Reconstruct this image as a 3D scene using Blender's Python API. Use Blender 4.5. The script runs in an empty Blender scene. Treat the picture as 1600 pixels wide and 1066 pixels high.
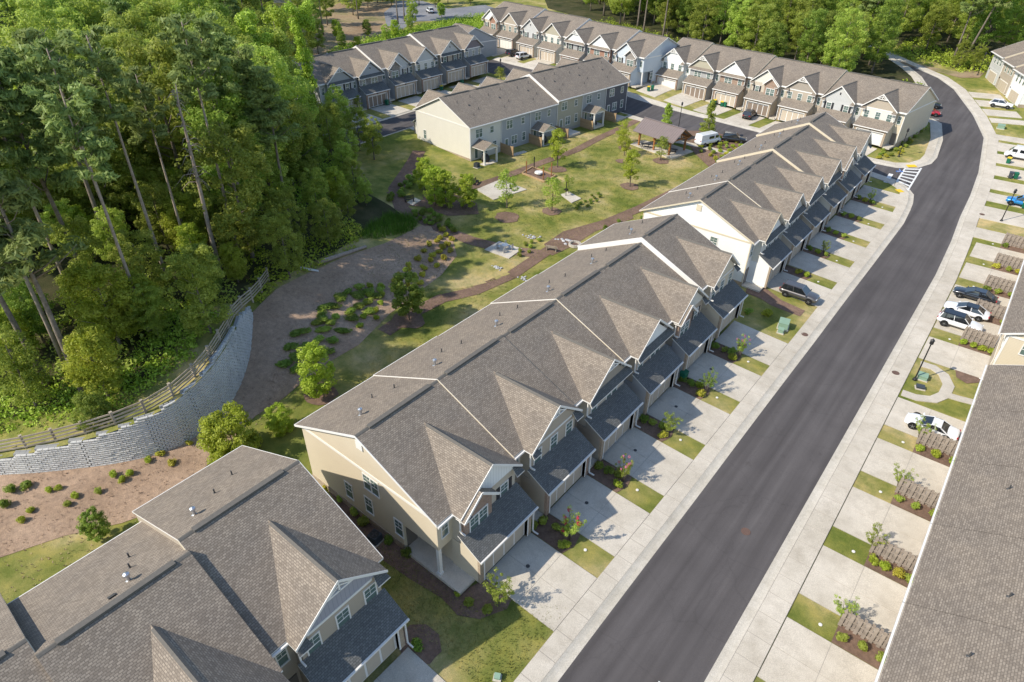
import bpy, bmesh, math, random
import numpy as np
from mathutils import Matrix, Vector
R=math.radians
sc=bpy.context.scene; COL=sc.collection
# ---------------- camera, sky, sun, exposure ----------------
cd=bpy.data.cameras.new('camera'); cam=bpy.data.objects.new('camera',cd); COL.objects.link(cam); sc.camera=cam
cd.sensor_width=36; cd.lens=36*1009.1/1600; cd.clip_start=.5; cd.clip_end=4000
cam.matrix_world=Matrix.Translation((0,0,42.53))@Matrix.Rotation(R(38.699),4,'Z')@Matrix.Rotation(R(90-34.937),4,'X')@Matrix.Rotation(R(0.802),4,'Z')
w=bpy.data.worlds.new('World'); sc.world=w; w.use_nodes=True
nt=w.node_tree; bg=nt.nodes['Background']; sk=nt.nodes.new('ShaderNodeTexSky'); sk.sky_type='NISHITA'; sk.sun_disc=False
SUN_EL=41; SUN_DIR=60   # light travels toward azimuth 60 deg (from +x)
sk.sun_elevation=R(SUN_EL); sk.sun_rotation=R(210); sk.air_density=1.0; sk.dust_density=.4; sk.ozone_density=1.0
nt.links.new(sk.outputs[0],bg.inputs[0]); bg.inputs[1].default_value=.15
sl=bpy.data.lights.new('sun','SUN'); so=bpy.data.objects.new('sun',sl); COL.objects.link(so)
sl.energy=3.7; sl.angle=R(.53); sl.color=(1,.92,.79)
dv=Vector((math.cos(R(SUN_DIR))*math.cos(R(SUN_EL)),math.sin(R(SUN_DIR))*math.cos(R(SUN_EL)),-math.sin(R(SUN_EL))))
so.rotation_euler=dv.to_track_quat('-Z','Y').to_euler()
sc.view_settings.view_transform='Standard'; sc.view_settings.look='None'; sc.view_settings.exposure=0.58; sc.view_settings.gamma=1
sc.view_settings.use_curve_mapping=False
rng=random.Random(7); NR=np.random.default_rng(7)
# ---- terrain: smooth surface through surveyed heights ----
LOW=[(-22,-20,.7),(-22,10,.75),(-22,40,.75),(-22,68,.75),(-22,80,.8),(-22,100,.8),(-22,118,.9),
(-12,-25,.02),(-12,10,0),(-12,40,0),(-12,70,0),(-12,95,0),(-12,112,.15),(-4,-25,0),(-4,10,0),(-4,40,0),(-4,70,0),(-4,95,0),(-4,112,.15),
(6,-25,.1),(6,10,.1),(6,40,.1),(6,70,.1),(6,100,.15),(22,0,.3),(22,60,.3),(22,110,.6),(40,60,.5),
(-8,126,.7),(-8,140,1.6),(-8,155,2.8),(-11,170,4.1),(-19,190,5.4),(-34,213,6.4),(4,126,.8),(4,140,1.7),(2,155,3),(0,170,4.3),(-6,190,5.4),(10,190,5.6),(8,150,3),
(-16,132,1.3),(-18,145,2.4),(-20,128,1.0),(-24,126,1.2),(-40,132,2.1),(-60,131,2.6),(-75,138,3.4),(-85,134,4),(-24,145,2.6),(-40,145,2.8),(-60,148,3.3),(-76,152,3.9),(-30,165,3.5),(-60,170,4.3),
(-38,0,.6),(-38,20,.75),(-38,45,.75),(-38,68,.8),(-38,85,.9),(-38,105,1.0),(-38,122,1.2),
(-50,45,.9),(-50,60,1.1),(-50,78,1.3),(-50,95,1.5),(-60,110,1.8),(-62,80,1.6),(-50,120,1.9),(-76,85,1.95),(-76,105,2.1),(-77,130,2.4),(-68,100,1.8),
(-100,80,3.0),(-100,110,3.4),(-101,130,3.9),(-113,85,3.7),(-113,110,3.8),(-114,135,4.2),(-135,85,4.3),(-135,110,4.5),(-138,140,5),
(-90,139,5.0),(-110,142,5.3),(-130,146,5.8),(-75,150,5.4),(-100,165,6.2),(-130,175,6.6),(-88,82,2.6),(-90,72,2.4),
(-45,0,.7),(-55,0,.8),(-46,12,1.0),(-44,25,1.0),(-47,20,1.1),(-50,25,1.5),(-54,25,2.4),(-58,29,4.0),(-55,31,3.0),(-60,34,4.2),(-50,34,1.6),(-46,33,1.0),
(-66,40,4.6),(-60,42,3.2),(-54,42,1.7),(-66,48,4.0),(-60,50,2.4),(-72,58,3.2),(-66,60,2.0),(-74,68,2.6),(-80,60,4.0),(-78,48,5.2),(-90,55,5),(-90,40,6),(-110,60,5),(-120,30,6.5),(-150,60,7),(-150,110,6),(-170,180,8),(-100,230,9),(-40,250,9),(20,230,8),(-230,100,9),(-230,230,11),(-60,330,12),(-150,-10,7),(30,330,12)]
WALL=[(-64,-5,1.0,2.2),(-61,-1.2,1.0,2.5),(-57.8,2.6,1.0,2.8),(-55.6,4.8,1.0,3.45),(-53.6,7.1,1.0,3.85),(-51.7,9.4,1.0,4.45),(-50.1,12,1.0,5.15),(-49.4,14.6,1.05,5.65),(-49.8,17.4,1.2,6.15),(-50.5,19.5,1.4,6.6),(-52.1,21.9,1.8,6.8),(-54.6,24.7,2.6,6.6),(-57.3,27,3.4,5.85),(-59.4,28.6,4.2,4.8)]
HIGH=[(x-.3,y,t-.25) for x,y,b,t in WALL]+[(x-5,y+2,t-.2) for x,y,b,t in WALL[1:-1]]+[(-62,32,4.9),(-66,40,4.9),(-66,35,5.2),(-72,30,6),(-80,20,6.5),(-90,40,6.5),(-78,48,5.4),(-90,55,5.6),(-75,10,5.5),(-90,0,5.5),(-80,-15,4),(-120,30,6.8),(-150,60,7),(-150,-10,7),(-110,60,5.2),(-150,110,6),(-74,68,2.8),(-80,60,4.1),(-170,180,8),(-230,100,9),(-230,0,9)]
def tps_fit(P,lam=.3):
    P=np.array(P,float);n=len(P);d=np.linalg.norm(P[:,None,:2]-P[None,:,:2],axis=2)
    K=d*d*np.log(d+1e-9)/100.+lam*np.eye(n);A=np.zeros((n+3,n+3));A[:n,:n]=K
    A[:n,n]=1;A[:n,n+1:]=P[:,:2]/100;A[n:,:n]=A[:n,n:].T
    return P,np.linalg.solve(A,np.r_[P[:,2],0,0,0])
def tps_eval(M,x,y):
    P,w=M;x=np.clip(np.atleast_1d(np.asarray(x,float)),-240,45);y=np.clip(np.atleast_1d(np.asarray(y,float)),-40,340);out=np.zeros(len(x))
    for s in range(0,len(x),20000):
        X=x[s:s+20000];Y=y[s:s+20000];d=np.hypot(X[:,None]-P[:,0],Y[:,None]-P[:,1])
        out[s:s+20000]=(d*d*np.log(d+1e-9)/100.)@w[:len(P)]+w[len(P)]+X/100*w[-2]+Y/100*w[-1]
    return out
MLOW=tps_fit(LOW);MHIGH=tps_fit(HIGH)
def TL(x,y): return float(tps_eval(MLOW,[x],[y])[0])
def TH(x,y): return float(tps_eval(MHIGH,[x],[y])[0])

# ---------------- helpers ----------------
def tag(o,label=None,cat=None,group=None,kind=None):
    if label:o['label']=label
    if cat:o['category']=cat
    if group:o['group']=group
    if kind:o['kind']=kind
    return o
def empty(name,loc=(0,0,0),rz=0,parent=None):
    o=bpy.data.objects.new(name,None); COL.objects.link(o); o.location=loc; o.rotation_euler=(0,0,rz); o.empty_display_size=.3
    if parent:o.parent=parent
    return o
def link(name,me,parent=None,loc=None,rz=0,sc_=None):
    o=bpy.data.objects.new(name,me); COL.objects.link(o)
    if parent:o.parent=parent
    if loc is not None:o.location=loc
    if rz:o.rotation_euler=(0,0,rz)
    if sc_:o.scale=(sc_,)*3 if not hasattr(sc_,'__len__') else sc_
    return o
class MB:
    def __init__(s,fn=None): s.v=[];s.f=[];s.m=[];s.fn=fn;s.flip=False
    def add(s,vs,fs,mi=0):
        n=len(s.v); s.v+= [s.fn(*p) for p in vs] if s.fn else [tuple(p) for p in vs]
        for f in fs:
            g=[n+i for i in f]; s.f.append(g[::-1] if s.flip else g); s.m.append(mi)
    def box(s,x0,x1,y0,y1,z0,z1,mi=0):
        s.add([(x0,y0,z0),(x1,y0,z0),(x1,y1,z0),(x0,y1,z0),(x0,y0,z1),(x1,y0,z1),(x1,y1,z1),(x0,y1,z1)],
              [(0,3,2,1),(4,5,6,7),(0,1,5,4),(1,2,6,5),(2,3,7,6),(3,0,4,7)],mi)
    def prism(s,top,dz,mi=0,mtop=None):   # polygon 'top' (3d points), extruded by vector dz downwards
        n=len(top); bot=[(p[0]+dz[0],p[1]+dz[1],p[2]+dz[2]) for p in top]
        s.add(list(top)+bot,[tuple(range(n))],mi if mtop is None else mtop); k=len(s.v)-2*n
        for f in [tuple(range(2*n-1,n-1,-1))]+[((i+1)%n,i,i+n,(i+1)%n+n) for i in range(n)]:
            g=[k+i for i in f]; s.f.append(g[::-1] if s.flip else g); s.m.append(mi)
    def beam(s,a,b,wd,ht,mi=0):
        a=Vector(a);b=Vector(b);d=(b-a).normalized(); u=Vector((0,0,1)) if abs(d.z)<.95 else Vector((1,0,0))
        x=d.cross(u).normalized()*wd/2; y=x.cross(d).normalized()*ht/2
        vs=[a-x-y,a+x-y,a+x+y,a-x+y,b-x-y,b+x-y,b+x+y,b-x+y]
        s.add([tuple(p) for p in vs],[(0,3,2,1),(4,5,6,7),(0,1,5,4),(1,2,6,5),(2,3,7,6),(3,0,4,7)],mi)
    def tube(s,pts,rs,n=8,mi=0,cap=True):
        k=len(s.v);ps=[Vector(p) for p in pts]
        for i,p in enumerate(ps):
            d=(ps[min(i+1,len(ps)-1)]-ps[max(i-1,0)]).normalized(); u=Vector((1,0,0)) if abs(d.x)<.8 else Vector((0,1,0))
            x=d.cross(u).normalized();y=d.cross(x).normalized(); r=rs[i] if hasattr(rs,'__len__') else rs
            s.v+=[tuple(p+(x*math.cos(a)+y*math.sin(a))*r) for a in [2*math.pi*j/n for j in range(n)]]
        for i in range(len(ps)-1):
            for j in range(n):
                s.f.append([k+i*n+j,k+i*n+(j+1)%n,k+(i+1)*n+(j+1)%n,k+(i+1)*n+j]);s.m.append(mi)
        if cap:
            s.f.append([k+j for j in range(n)][::-1]);s.m.append(mi);s.f.append([k+(len(ps)-1)*n+j for j in range(n)]);s.m.append(mi)
    def lathe(s,prof,n=12,c=(0,0,0),mi=0):
        k=len(s.v)
        for r,z in prof: s.v+=[(c[0]+r*math.cos(2*math.pi*j/n),c[1]+r*math.sin(2*math.pi*j/n),c[2]+z) for j in range(n)]
        for i in range(len(prof)-1):
            for j in range(n): s.f.append([k+i*n+j,k+i*n+(j+1)%n,k+(i+1)*n+(j+1)%n,k+(i+1)*n+j]);s.m.append(mi)
    def mesh(s,name,mats,uv=True,smooth=False):
        me=bpy.data.meshes.new(name); me.from_pydata(s.v,[],s.f)
        for m in (mats if isinstance(mats,(list,tuple)) else [mats]): me.materials.append(m)
        if len(me.polygons)==len(s.m): me.polygons.foreach_set('material_index',s.m)
        if smooth: me.polygons.foreach_set('use_smooth',[True]*len(me.polygons))
        if uv: autouv(me)
        me.update(); return me
    def build(s,name,mats,parent=None,uv=True,smooth=False,loc=None,rz=0):
        return link(name,s.mesh(name,mats,uv,smooth),parent,loc,rz)
def autouv(me):
    uvl=me.uv_layers.new(name='UVMap').data
    for p in me.polygons:
        n=p.normal
        if abs(n.z)>.97: t=Vector((1,0,0));b=Vector((0,1,0))
        else: t=Vector((0,0,1)).cross(n).normalized();b=n.cross(t)
        for li in p.loop_indices:
            c=me.vertices[me.loops[li].vertex_index].co; uvl[li].uv=(c.dot(t),c.dot(b))
# ---------------- materials ----------------
class NT:
    def __init__(s,name,rough=.8,spec=.3):
        s.m=bpy.data.materials.new(name); s.m.use_nodes=True; s.t=s.m.node_tree; s.b=s.t.nodes['Principled BSDF']
        s.b.inputs['Roughness'].default_value=rough; s.b.inputs['Specular IOR Level'].default_value=spec
    def n(s,typ,**kw):
        o=s.t.nodes.new(typ)
        for k,v in kw.items():
            if k[0]=='_': setattr(o,k[1:],v)
            else:
                o.inputs[int(k[1:]) if k[0]=='i' and k[1:].isdigit() else k].default_value=v
        return o
    def l(s,a,b): s.t.links.new(a,b)
    def noise(s,scale,detail=3,co='Object',rough=.55):
        c=s.n('ShaderNodeTexCoord'); o=s.n('ShaderNodeTexNoise',Scale=scale,Detail=detail,Roughness=rough); s.l(c.outputs[co],o.inputs['Vector']); return o.outputs['Fac']
    def ramp(s,fac,stops):
        r=s.n('ShaderNodeValToRGB'); e=r.color_ramp.elements
        while len(e)<len(stops): e.new(.5)
        for i,(p,c) in enumerate(stops): e[i].position=p; e[i].color=(*c,1)
        s.l(fac,r.inputs[0]); return r.outputs[0]
    def mix(s,fac,a,b,mode='MIX'):
        m=s.n('ShaderNodeMix',_data_type='RGBA',_blend_type=mode)
        for i,v in ((0,fac),(6,a),(7,b)):
            if isinstance(v,(int,float)): m.inputs[i].default_value=v
            elif isinstance(v,tuple): m.inputs[i].default_value=(*v,1)
            else: s.l(v,m.inputs[i])
        return m.outputs[2]
    def col(s,c):
        if isinstance(c,tuple): s.b.inputs['Base Color'].default_value=(*c,1)
        else: s.l(c,s.b.inputs['Base Color'])
    def bump(s,h,strength=.5,dist=.02):
        b=s.n('ShaderNodeBump',Strength=strength,Distance=dist); s.l(h,b.inputs['Height']); s.l(b.outputs[0],s.b.inputs['Normal'])
def dull(c,k): return tuple(x*k for x in c)
def m_plain(name,c,rough=.6,spec=.4,metal=0,var=.12,scale=1.5):
    t=NT(name,rough,spec); t.b.inputs['Metallic'].default_value=metal
    f=t.noise(scale,4); t.col(t.mix(f,dull(c,1-var),dull(c,1+var))); return t.m
def uvmap(t,rot=0,sc_=(1,1,1)):
    u=t.n('ShaderNodeTexCoord'); mp=t.n('ShaderNodeMapping'); mp.inputs['Scale'].default_value=sc_; mp.inputs['Rotation'].default_value=(0,0,rot)
    t.l(u.outputs['UV'],mp.inputs[0]); return mp.outputs[0]
def m_brick(name,c1,c2,cm,bw,rh,ms,bump=.6,rough=.85,patch=None,off=.5,bias=0):
    t=NT(name,rough,.25); v=uvmap(t); b=t.n('ShaderNodeTexBrick',_offset=off)
    b.inputs['Color1'].default_value=(*c1,1);b.inputs['Color2'].default_value=(*c2,1);b.inputs['Mortar'].default_value=(*cm,1)
    b.inputs['Scale'].default_value=1;b.inputs['Mortar Size'].default_value=ms;b.inputs['Brick Width'].default_value=bw;b.inputs['Row Height'].default_value=rh;b.inputs['Bias'].default_value=bias;b.inputs['Mortar Smooth'].default_value=.3
    t.l(v,b.inputs[0]); f=t.noise(.55,5); g=t.noise(9,3)
    c=t.mix(.5,b.outputs[0],t.ramp(f,[(.3,(.78,.78,.8)),(.7,(1.2,1.17,1.12))]),'MULTIPLY')
    c=t.mix(.4,c,t.ramp(g,[(.3,(.72,.72,.72)),(.7,(1.3,1.3,1.3))]),'MULTIPLY'); t.col(c)
    inv=t.n('ShaderNodeMath',_operation='SUBTRACT'); inv.inputs[0].default_value=1; t.l(b.outputs['Fac'],inv.inputs[1]); t.bump(inv.outputs[0],bump,.012); return t.m
def m_siding(name,c,vert=False,period=.16):
    t=NT(name,.6,.3); v=uvmap(t); s_=t.n('ShaderNodeSeparateXYZ'); t.l(v,s_.inputs[0])
    d=t.n('ShaderNodeMath',_operation='MULTIPLY'); d.inputs[1].default_value=1/period; t.l(s_.outputs[0 if vert else 1],d.inputs[0])
    fr=t.n('ShaderNodeMath',_operation='FRACT'); t.l(d.outputs[0],fr.inputs[0])
    lt=t.n('ShaderNodeMath',_operation='LESS_THAN'); lt.inputs[1].default_value=.12; t.l(fr.outputs[0],lt.inputs[0])
    f=t.noise(.8,4); c0=t.mix(f,dull(c,.93),dull(c,1.05)); t.col(t.mix(lt.outputs[0],c0,dull(c,.78)))
    t.bump(fr.outputs[0],.35,.012); return t.m
def m_ground(name,stops,scale,stops2=None,scale2=6,fine=40,bumps=.6,fd=.05,rough=.95):
    t=NT(name,rough,.1); a=t.ramp(t.noise(scale,5),stops)
    if stops2: a=t.mix(.75,a,t.ramp(t.noise(scale2,6,rough=.7),stops2),'MULTIPLY')
    h=t.noise(fine,4,rough=.7); a=t.mix(.8,a,t.ramp(h,[(.3,(.62,.62,.62)),(.7,(1.38,1.38,1.38))]),'MULTIPLY'); t.col(a); t.bump(h,bumps,fd); return t.m
M={}
M['shingle']=m_brick('roof_shingle',(.19,.158,.126),(.295,.25,.20),(.15,.126,.102),.24,.14,.02,.5)
M['shingle_dark']=m_brick('dark_shingle',(.115,.115,.11),(.165,.165,.157),(.085,.086,.082),.24,.14,.018,.4)
M['ridgecap']=m_plain('ridge_cap',(.13,.12,.105),.9,.2,var=.25,scale=6)
M['brick']=m_brick('brown_brick',(.25,.15,.1),(.36,.24,.17),(.34,.3,.26),.24,.085,.012,.6)
M['brick_tan']=m_brick('tan_brick',(.33,.24,.16),(.42,.32,.22),(.4,.36,.3),.24,.085,.012,.6)
M['brick_red']=m_brick('red_brick',(.28,.12,.07),(.36,.18,.11),(.33,.28,.24),.24,.085,.012,.6)
M['stone']=m_brick('dark_stone',(.2,.18,.16),(.33,.3,.26),(.3,.28,.26),.4,.18,.02,.8)
SID=dict(beige=(.60,.52,.39),cream=(.66,.63,.55),white=(.80,.80,.77),tan=(.41,.35,.275),taupe=(.33,.29,.24),grey=(.36,.36,.35),lightgrey=(.50,.50,.48),bluegrey=(.365,.375,.385),darkgrey=(.10,.105,.12),sand=(.5,.44,.35),olive=(.40,.37,.28),lilac=(.33,.33,.37),paleblue=(.55,.6,.64),plum=(.2,.17,.18))
for k,c in SID.items(): M[k]=m_siding('siding_'+k,c)
for k in ('white','lilac','grey','lightgrey','taupe','olive','cream','tan','bluegrey'): M[k+'_board']=m_siding('boards_'+k,dull(SID[k],.97),True,.3)
M['trim']=m_plain('white_trim',(.72,.70,.66),.45,.4,var=.04)
M['trim_tan']=m_plain('tan_trim',(.62,.54,.40),.5,.4,var=.05)
M['door_beige']=m_plain('garage_panel',(.47,.40,.31),.5,.4,var=.05)
M['door_white']=m_plain('garage_panel_pale',(.72,.69,.62),.5,.4,var=.04)
M['door_dark']=m_plain('garage_panel_brown',(.22,.17,.13),.5,.4,var=.08)
M['entry']=m_plain('entry_door',(.15,.13,.11),.4,.5)
M['shutter']=m_plain('shutter_paint',(.03,.03,.033),.5,.4)
t=NT('window_glass',.06,.9); t.col(t.mix(t.noise(.7,2),(.05,.08,.075),(.17,.24,.21))); M['glass']=t.m
t=NT('car_glass',.05,1); t.col((.012,.014,.017)); M['cglass']=t.m
M['steel']=m_plain('galvanised_steel',(.55,.57,.6),.35,.5,.8)
M['pipe']=m_plain('dark_pipe',(.06,.06,.06),.6,.4)
M['concrete']=m_ground('concrete',[(.3,(.45,.41,.345)),(.7,(.54,.495,.425))],.25,[(.25,(.86,.85,.84)),(.6,(1.05,1.05,1.05))],1.2,25,.12,.01,.85)
M['slab']=m_ground('concrete_slab',[(.3,(.455,.41,.34)),(.7,(.575,.525,.45))],.2,[(.28,(.80,.785,.76)),(.55,(1.05,1.05,1.04))],.75,22,.12,.01,.85)
M['joint']=m_plain('slab_joint',(.33,.31,.28),.9,.1)
M['curb']=m_ground('curb_concrete',[(.3,(.46,.42,.35)),(.7,(.55,.51,.44))],.4,[(.25,(.8,.79,.76)),(.6,(1.05,1.05,1.05))],2,25,.15,.01,.85)
t=NT('asphalt',.85,.3)
sx=t.n('ShaderNodeTexCoord'); mp=t.n('ShaderNodeMapping'); mp.inputs['Scale'].default_value=(1.1,.03,1); t.l(sx.outputs['Object'],mp.inputs[0]); nn=t.n('ShaderNodeTexNoise',Scale=1,Detail=4); t.l(mp.outputs[0],nn.inputs[0])
a=t.ramp(nn.outputs[0],[(.28,(.068,.061,.060)),(.72,(.112,.102,.10))]); a=t.mix(.7,a,t.ramp(t.noise(.25,5),[(.3,(.86,.86,.86)),(.7,(1.12,1.12,1.12))]),'MULTIPLY')
h=t.noise(30,3); a=t.mix(.7,a,t.ramp(h,[(.3,(.75,.75,.75)),(.7,(1.25,1.25,1.25))]),'MULTIPLY'); 
vo=t.n('ShaderNodeTexVoronoi',_feature='DISTANCE_TO_EDGE',Scale=.16); wn=t.n('ShaderNodeTexNoise',Scale=.5,Detail=6); mv=t.n('ShaderNodeMix',_data_type='RGBA',_blend_type='LINEAR_LIGHT'); mv.inputs[0].default_value=.6; t.l(sx.outputs['Object'],mv.inputs[6]); t.l(wn.outputs['Color'],mv.inputs[7]); t.l(sx.outputs['Object'],wn.inputs[0]); t.l(mv.outputs[2],vo.inputs['Vector'])
crk=t.ramp(vo.outputs[0],[(.0,(.86,.86,.86)),(.012,(1,1,1))]); a=t.mix(.7,a,crk,'MULTIPLY')
stn=t.ramp(t.noise(.9,3),[(.66,(1,1,1)),(.76,(.8,.79,.78))]); a=t.mix(.8,a,stn,'MULTIPLY')
t.col(a); t.bump(h,.3,.01); M['asphalt']=t.m
M['oldpave']=m_ground('worn_pavement',[(.3,(.17,.175,.19)),(.7,(.26,.26,.27))],.15,None,1,20,.1,.01,.9)
M['paint']=m_ground('road_paint',[(.3,(.55,.55,.53)),(.7,(.75,.75,.73))],3,None,1,30,.1,.01,.7)
M['grass']=m_ground('lawn_grass',[(.34,(.125,.155,.03)),(.46,(.21,.215,.055)),(.56,(.30,.27,.095)),(.66,(.43,.35,.17))],.13,[(.36,(.62,.74,.6)),(.5,(1,1,1)),(.64,(1.35,1.22,1.12))],.7,18,.9,.06)
M['wildgrass']=m_ground('tall_grass',[(.3,(.08,.17,.02)),(.7,(.16,.28,.04))],.3,[(.3,(.7,.75,.7)),(.6,(1.1,1.1,1))],2,16,1,.1)
M['mulch']=m_ground('bark_mulch',[(.3,(.15,.10,.075)),(.7,(.26,.175,.13))],.3,[(.3,(.6,.6,.62)),(.6,(1.15,1.12,1.1))],3,20,1,.06)
M['straw']=m_ground('pine_straw',[(.25,(.27,.185,.125)),(.7,(.45,.325,.235))],.16,[(.3,(.66,.66,.66)),(.62,(1.2,1.17,1.12))],2.2,14,1,.07)
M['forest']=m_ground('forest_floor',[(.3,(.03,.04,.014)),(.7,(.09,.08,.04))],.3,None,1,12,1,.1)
M['dirt']=m_ground('bare_dirt',[(.3,(.22,.15,.09)),(.55,(.33,.25,.16)),(.75,(.16,.17,.06))],.09,[(.3,(.7,.7,.7)),(.6,(1.15,1.12,1.1))],1.4,14,1,.06)
M['block']=m_ground('wall_block',[(.3,(.50,.49,.465)),(.7,(.60,.585,.555))],1.2,[(.3,(.82,.82,.82)),(.6,(1.08,1.08,1.06))],.35,18,.8,.03)
M['blockgap']=m_plain('block_joint',(.3,.3,.29),.9,.1)
M['wood']=m_ground('weathered_wood',[(.3,(.30,.25,.19)),(.7,(.45,.39,.31))],1.2,None,1,25,.4,.01)
M['wood_fence']=m_ground('cedar_boards',[(.3,(.215,.18,.15)),(.7,(.345,.295,.25))],1.8,None,1,25,.4,.01)
M['wood_new']=m_ground('pine_boards',[(.3,(.33,.22,.12)),(.7,(.45,.32,.19))],1.2,None,1,25,.4,.01)
M['timber']=m_plain('stained_timber',(.30,.13,.045),.6,.4,var=.2)
M['metalroof']=m_plain('brown_metal_roof',(.22,.175,.16),.45,.5,.1,var=.12)
M['black']=m_plain('black_metal',(.015,.015,.016),.5,.5)
M['rock']=m_ground('pale_rock',[(.3,(.3,.3,.31)),(.7,(.55,.55,.56))],2,None,1,12,.8,.05)
M['binlid']=m_plain('yellow_lid',(.7,.5,.02),.5,.4); M['bin']=m_plain('green_bin',(.01,.13,.07),.5,.4); M['bingrey']=m_plain('grey_bin',(.05,.06,.07),.5,.4)
M['boxgreen']=m_plain('utility_green',(.22,.33,.24),.5,.4); M['blue']=m_plain('sign_blue',(.02,.16,.6),.5,.4)
M['rust']=m_plain('rusty_iron',(.15,.095,.075),.8,.3,.2,var=.3,scale=8)
M['tyre']=m_plain('tyre_rubber',(.014,.014,.014),.85,.2); M['rim']=m_plain('alloy_rim',(.35,.36,.38),.3,.5,.8)
M['lamp_r']=m_plain('tail_lamp',(.35,.01,.01),.3,.6); M['lamp_w']=m_plain('head_lamp',(.75,.78,.8),.15,.8)
t=NT('bark',.9,.2); c_=t.ramp(t.noise(3,5,rough=.7),[(.3,(.10,.08,.062)),(.7,(.27,.225,.185))]); t.col(c_); t.bump(t.noise(8,5),.8,.05); M['bark']=t.m
t=NT('dead_bark',.9,.2); t.col(t.ramp(t.noise(3,5,rough=.7),[(.3,(.25,.19,.15)),(.7,(.42,.35,.29))])); M['deadbark']=t.m
def m_leaf(name,cols,trans=.3,hv=.024,vv=.5):
    t=NT(name,.55,.3); at=t.n('ShaderNodeAttribute',_attribute_name='rnd'); oi=t.n('ShaderNodeObjectInfo')
    c=t.ramp(at.outputs['Fac'],[(i/(len(cols)-1),q) for i,q in enumerate(cols)])
    hs=t.n('ShaderNodeHueSaturation'); t.l(c,hs.inputs['Color'])
    for k,(o,s_) in (('Hue',(.5-hv,hv)),('Value',(1-vv/2,vv))):
        ml=t.n('ShaderNodeMath',_operation='MULTIPLY_ADD'); ml.inputs[1].default_value=s_; ml.inputs[2].default_value=o; t.l(oi.outputs['Random'],ml.inputs[0]); t.l(ml.outputs[0],hs.inputs[k])
    t.l(hs.outputs[0],t.b.inputs['Base Color'])
    tr=t.n('ShaderNodeBsdfTranslucent'); t.l(hs.outputs[0],tr.inputs[0]); mx=t.n('ShaderNodeMixShader'); mx.inputs[0].default_value=trans
    out=[n for n in t.t.nodes if n.type=='OUTPUT_MATERIAL'][0]; t.l(t.b.outputs[0],mx.inputs[1]); t.l(tr.outputs[0],mx.inputs[2]); t.l(mx.outputs[0],out.inputs[0]); return t.m
M['leaf']=m_leaf('broad_leaves',[(.21,.31,.045),(.37,.48,.08),(.50,.60,.14)],.55)
M['leafdark']=m_leaf('deep_leaves',[(.14,.24,.04),(.25,.37,.06),(.38,.49,.10)],.55)
M['leafbright']=m_leaf('lime_leaves',[(.26,.38,.03),(.38,.50,.055),(.48,.58,.10)],.5,.03,.3)
M['leafyellow']=m_leaf('golden_leaves',[(.34,.36,.03),(.46,.46,.05),(.58,.55,.09)],.3,.02,.3)
M['needle']=m_leaf('pine_needles',[(.17,.25,.065),(.26,.35,.10),(.37,.46,.15)],.45,.02,.3)
M['vine']=m_leaf('vine_leaves',[(.20,.33,.025),(.32,.46,.045),(.44,.56,.08)],.3,.02,.3)
M['pink']=m_leaf('pink_blossom',[(.5,.12,.2),(.62,.2,.3)],.2); M['redfl']=m_leaf('red_blossom',[(.45,.02,.03),(.6,.05,.06)],.2)
def paint(name,c,metal=0,rough=.3):
    t=NT(name,rough,.5); t.col(c); t.b.inputs['Metallic'].default_value=metal; t.b.inputs['Coat Weight'].default_value=1; t.b.inputs['Coat Roughness'].default_value=.05; return t.m
PAINT={k:paint('paint_'+k,*v) for k,v in dict(white=((.75,.76,.78),),silver=((.11,.105,.105),.5,.35),black=((.012,.014,.018),),navy=((.012,.018,.035),),blue=((.01,.22,.55),.2),red=((.35,.01,.02),),grey=((.1,.1,.11),.5)).items()}

# ---------------- ground sheets ----------------
GX=np.r_[-1500,-900,-560,-400,-320,-280,np.arange(-260,49,2.),60,90,160,320,700,1500]; GY=np.r_[-700,-350,-160,-80,np.arange(-44,345,2.),360,400,480,640,1000,1800]
xx,yy=np.meshgrid(GX,GY,indexing='ij')
HL=tps_eval(MLOW,xx.ravel(),yy.ravel()).reshape(xx.shape); HH=tps_eval(MHIGH,xx.ravel(),yy.ravel()).reshape(xx.shape)
def inpoly(x,y,P):
    c=False;n=len(P);j=n-1
    for i in range(n):
        xi,yi=P[i][:2];xj,yj=P[j][:2]
        if (yi>y)!=(yj>y) and x<(xj-xi)*(y-yi)/(yj-yi)+xi: c=not c
        j=i
    return c
def offs(pts,d):   # offset polyline to the left of its direction
    o=[]
    for i,p in enumerate(pts):
        a=pts[max(i-1,0)];b=pts[min(i+1,len(pts)-1)];dx,dy=b[0]-a[0],b[1]-a[1];L=math.hypot(dx,dy)
        o.append((p[0]-dy/L*d,p[1]+dx/L*d))
    return o
WL2=[(q[0],q[1]) for q in WALL]
PLAT=offs(WL2,2.6)+[(-64,34),(-72,44),(-84,52),(-100,60),(-150,60),(-150,-40),(-70,-40)]
HC=HL.copy()
for i in range(len(GX)):
    if GX[i]<-49:
        for j in range(len(GY)):
            if GY[j]<62 and (inpoly(GX[i],GY[j],PLAT) or (GX[i]<=-150)): HC[i,j]=HH[i,j]
def bil(G,x,y):
    i=min(max(int(np.searchsorted(GX,x,side='right'))-1,0),len(GX)-2); j=min(max(int(np.searchsorted(GY,y,side='right'))-1,0),len(GY)-2)
    a=(x-GX[i])/(GX[i+1]-GX[i]);b=(y-GY[j])/(GY[j+1]-GY[j])
    return float((G[i,j]*(1-a)+G[i+1,j]*a)*(1-b)+(G[i,j+1]*(1-a)+G[i+1,j+1]*a)*b)
Z=lambda x,y:bil(HL,x,y); ZC=lambda x,y:bil(HC,x,y); ZH=lambda x,y:bil(HH,x,y)
nx,ny=len(GX),len(GY)
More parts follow.
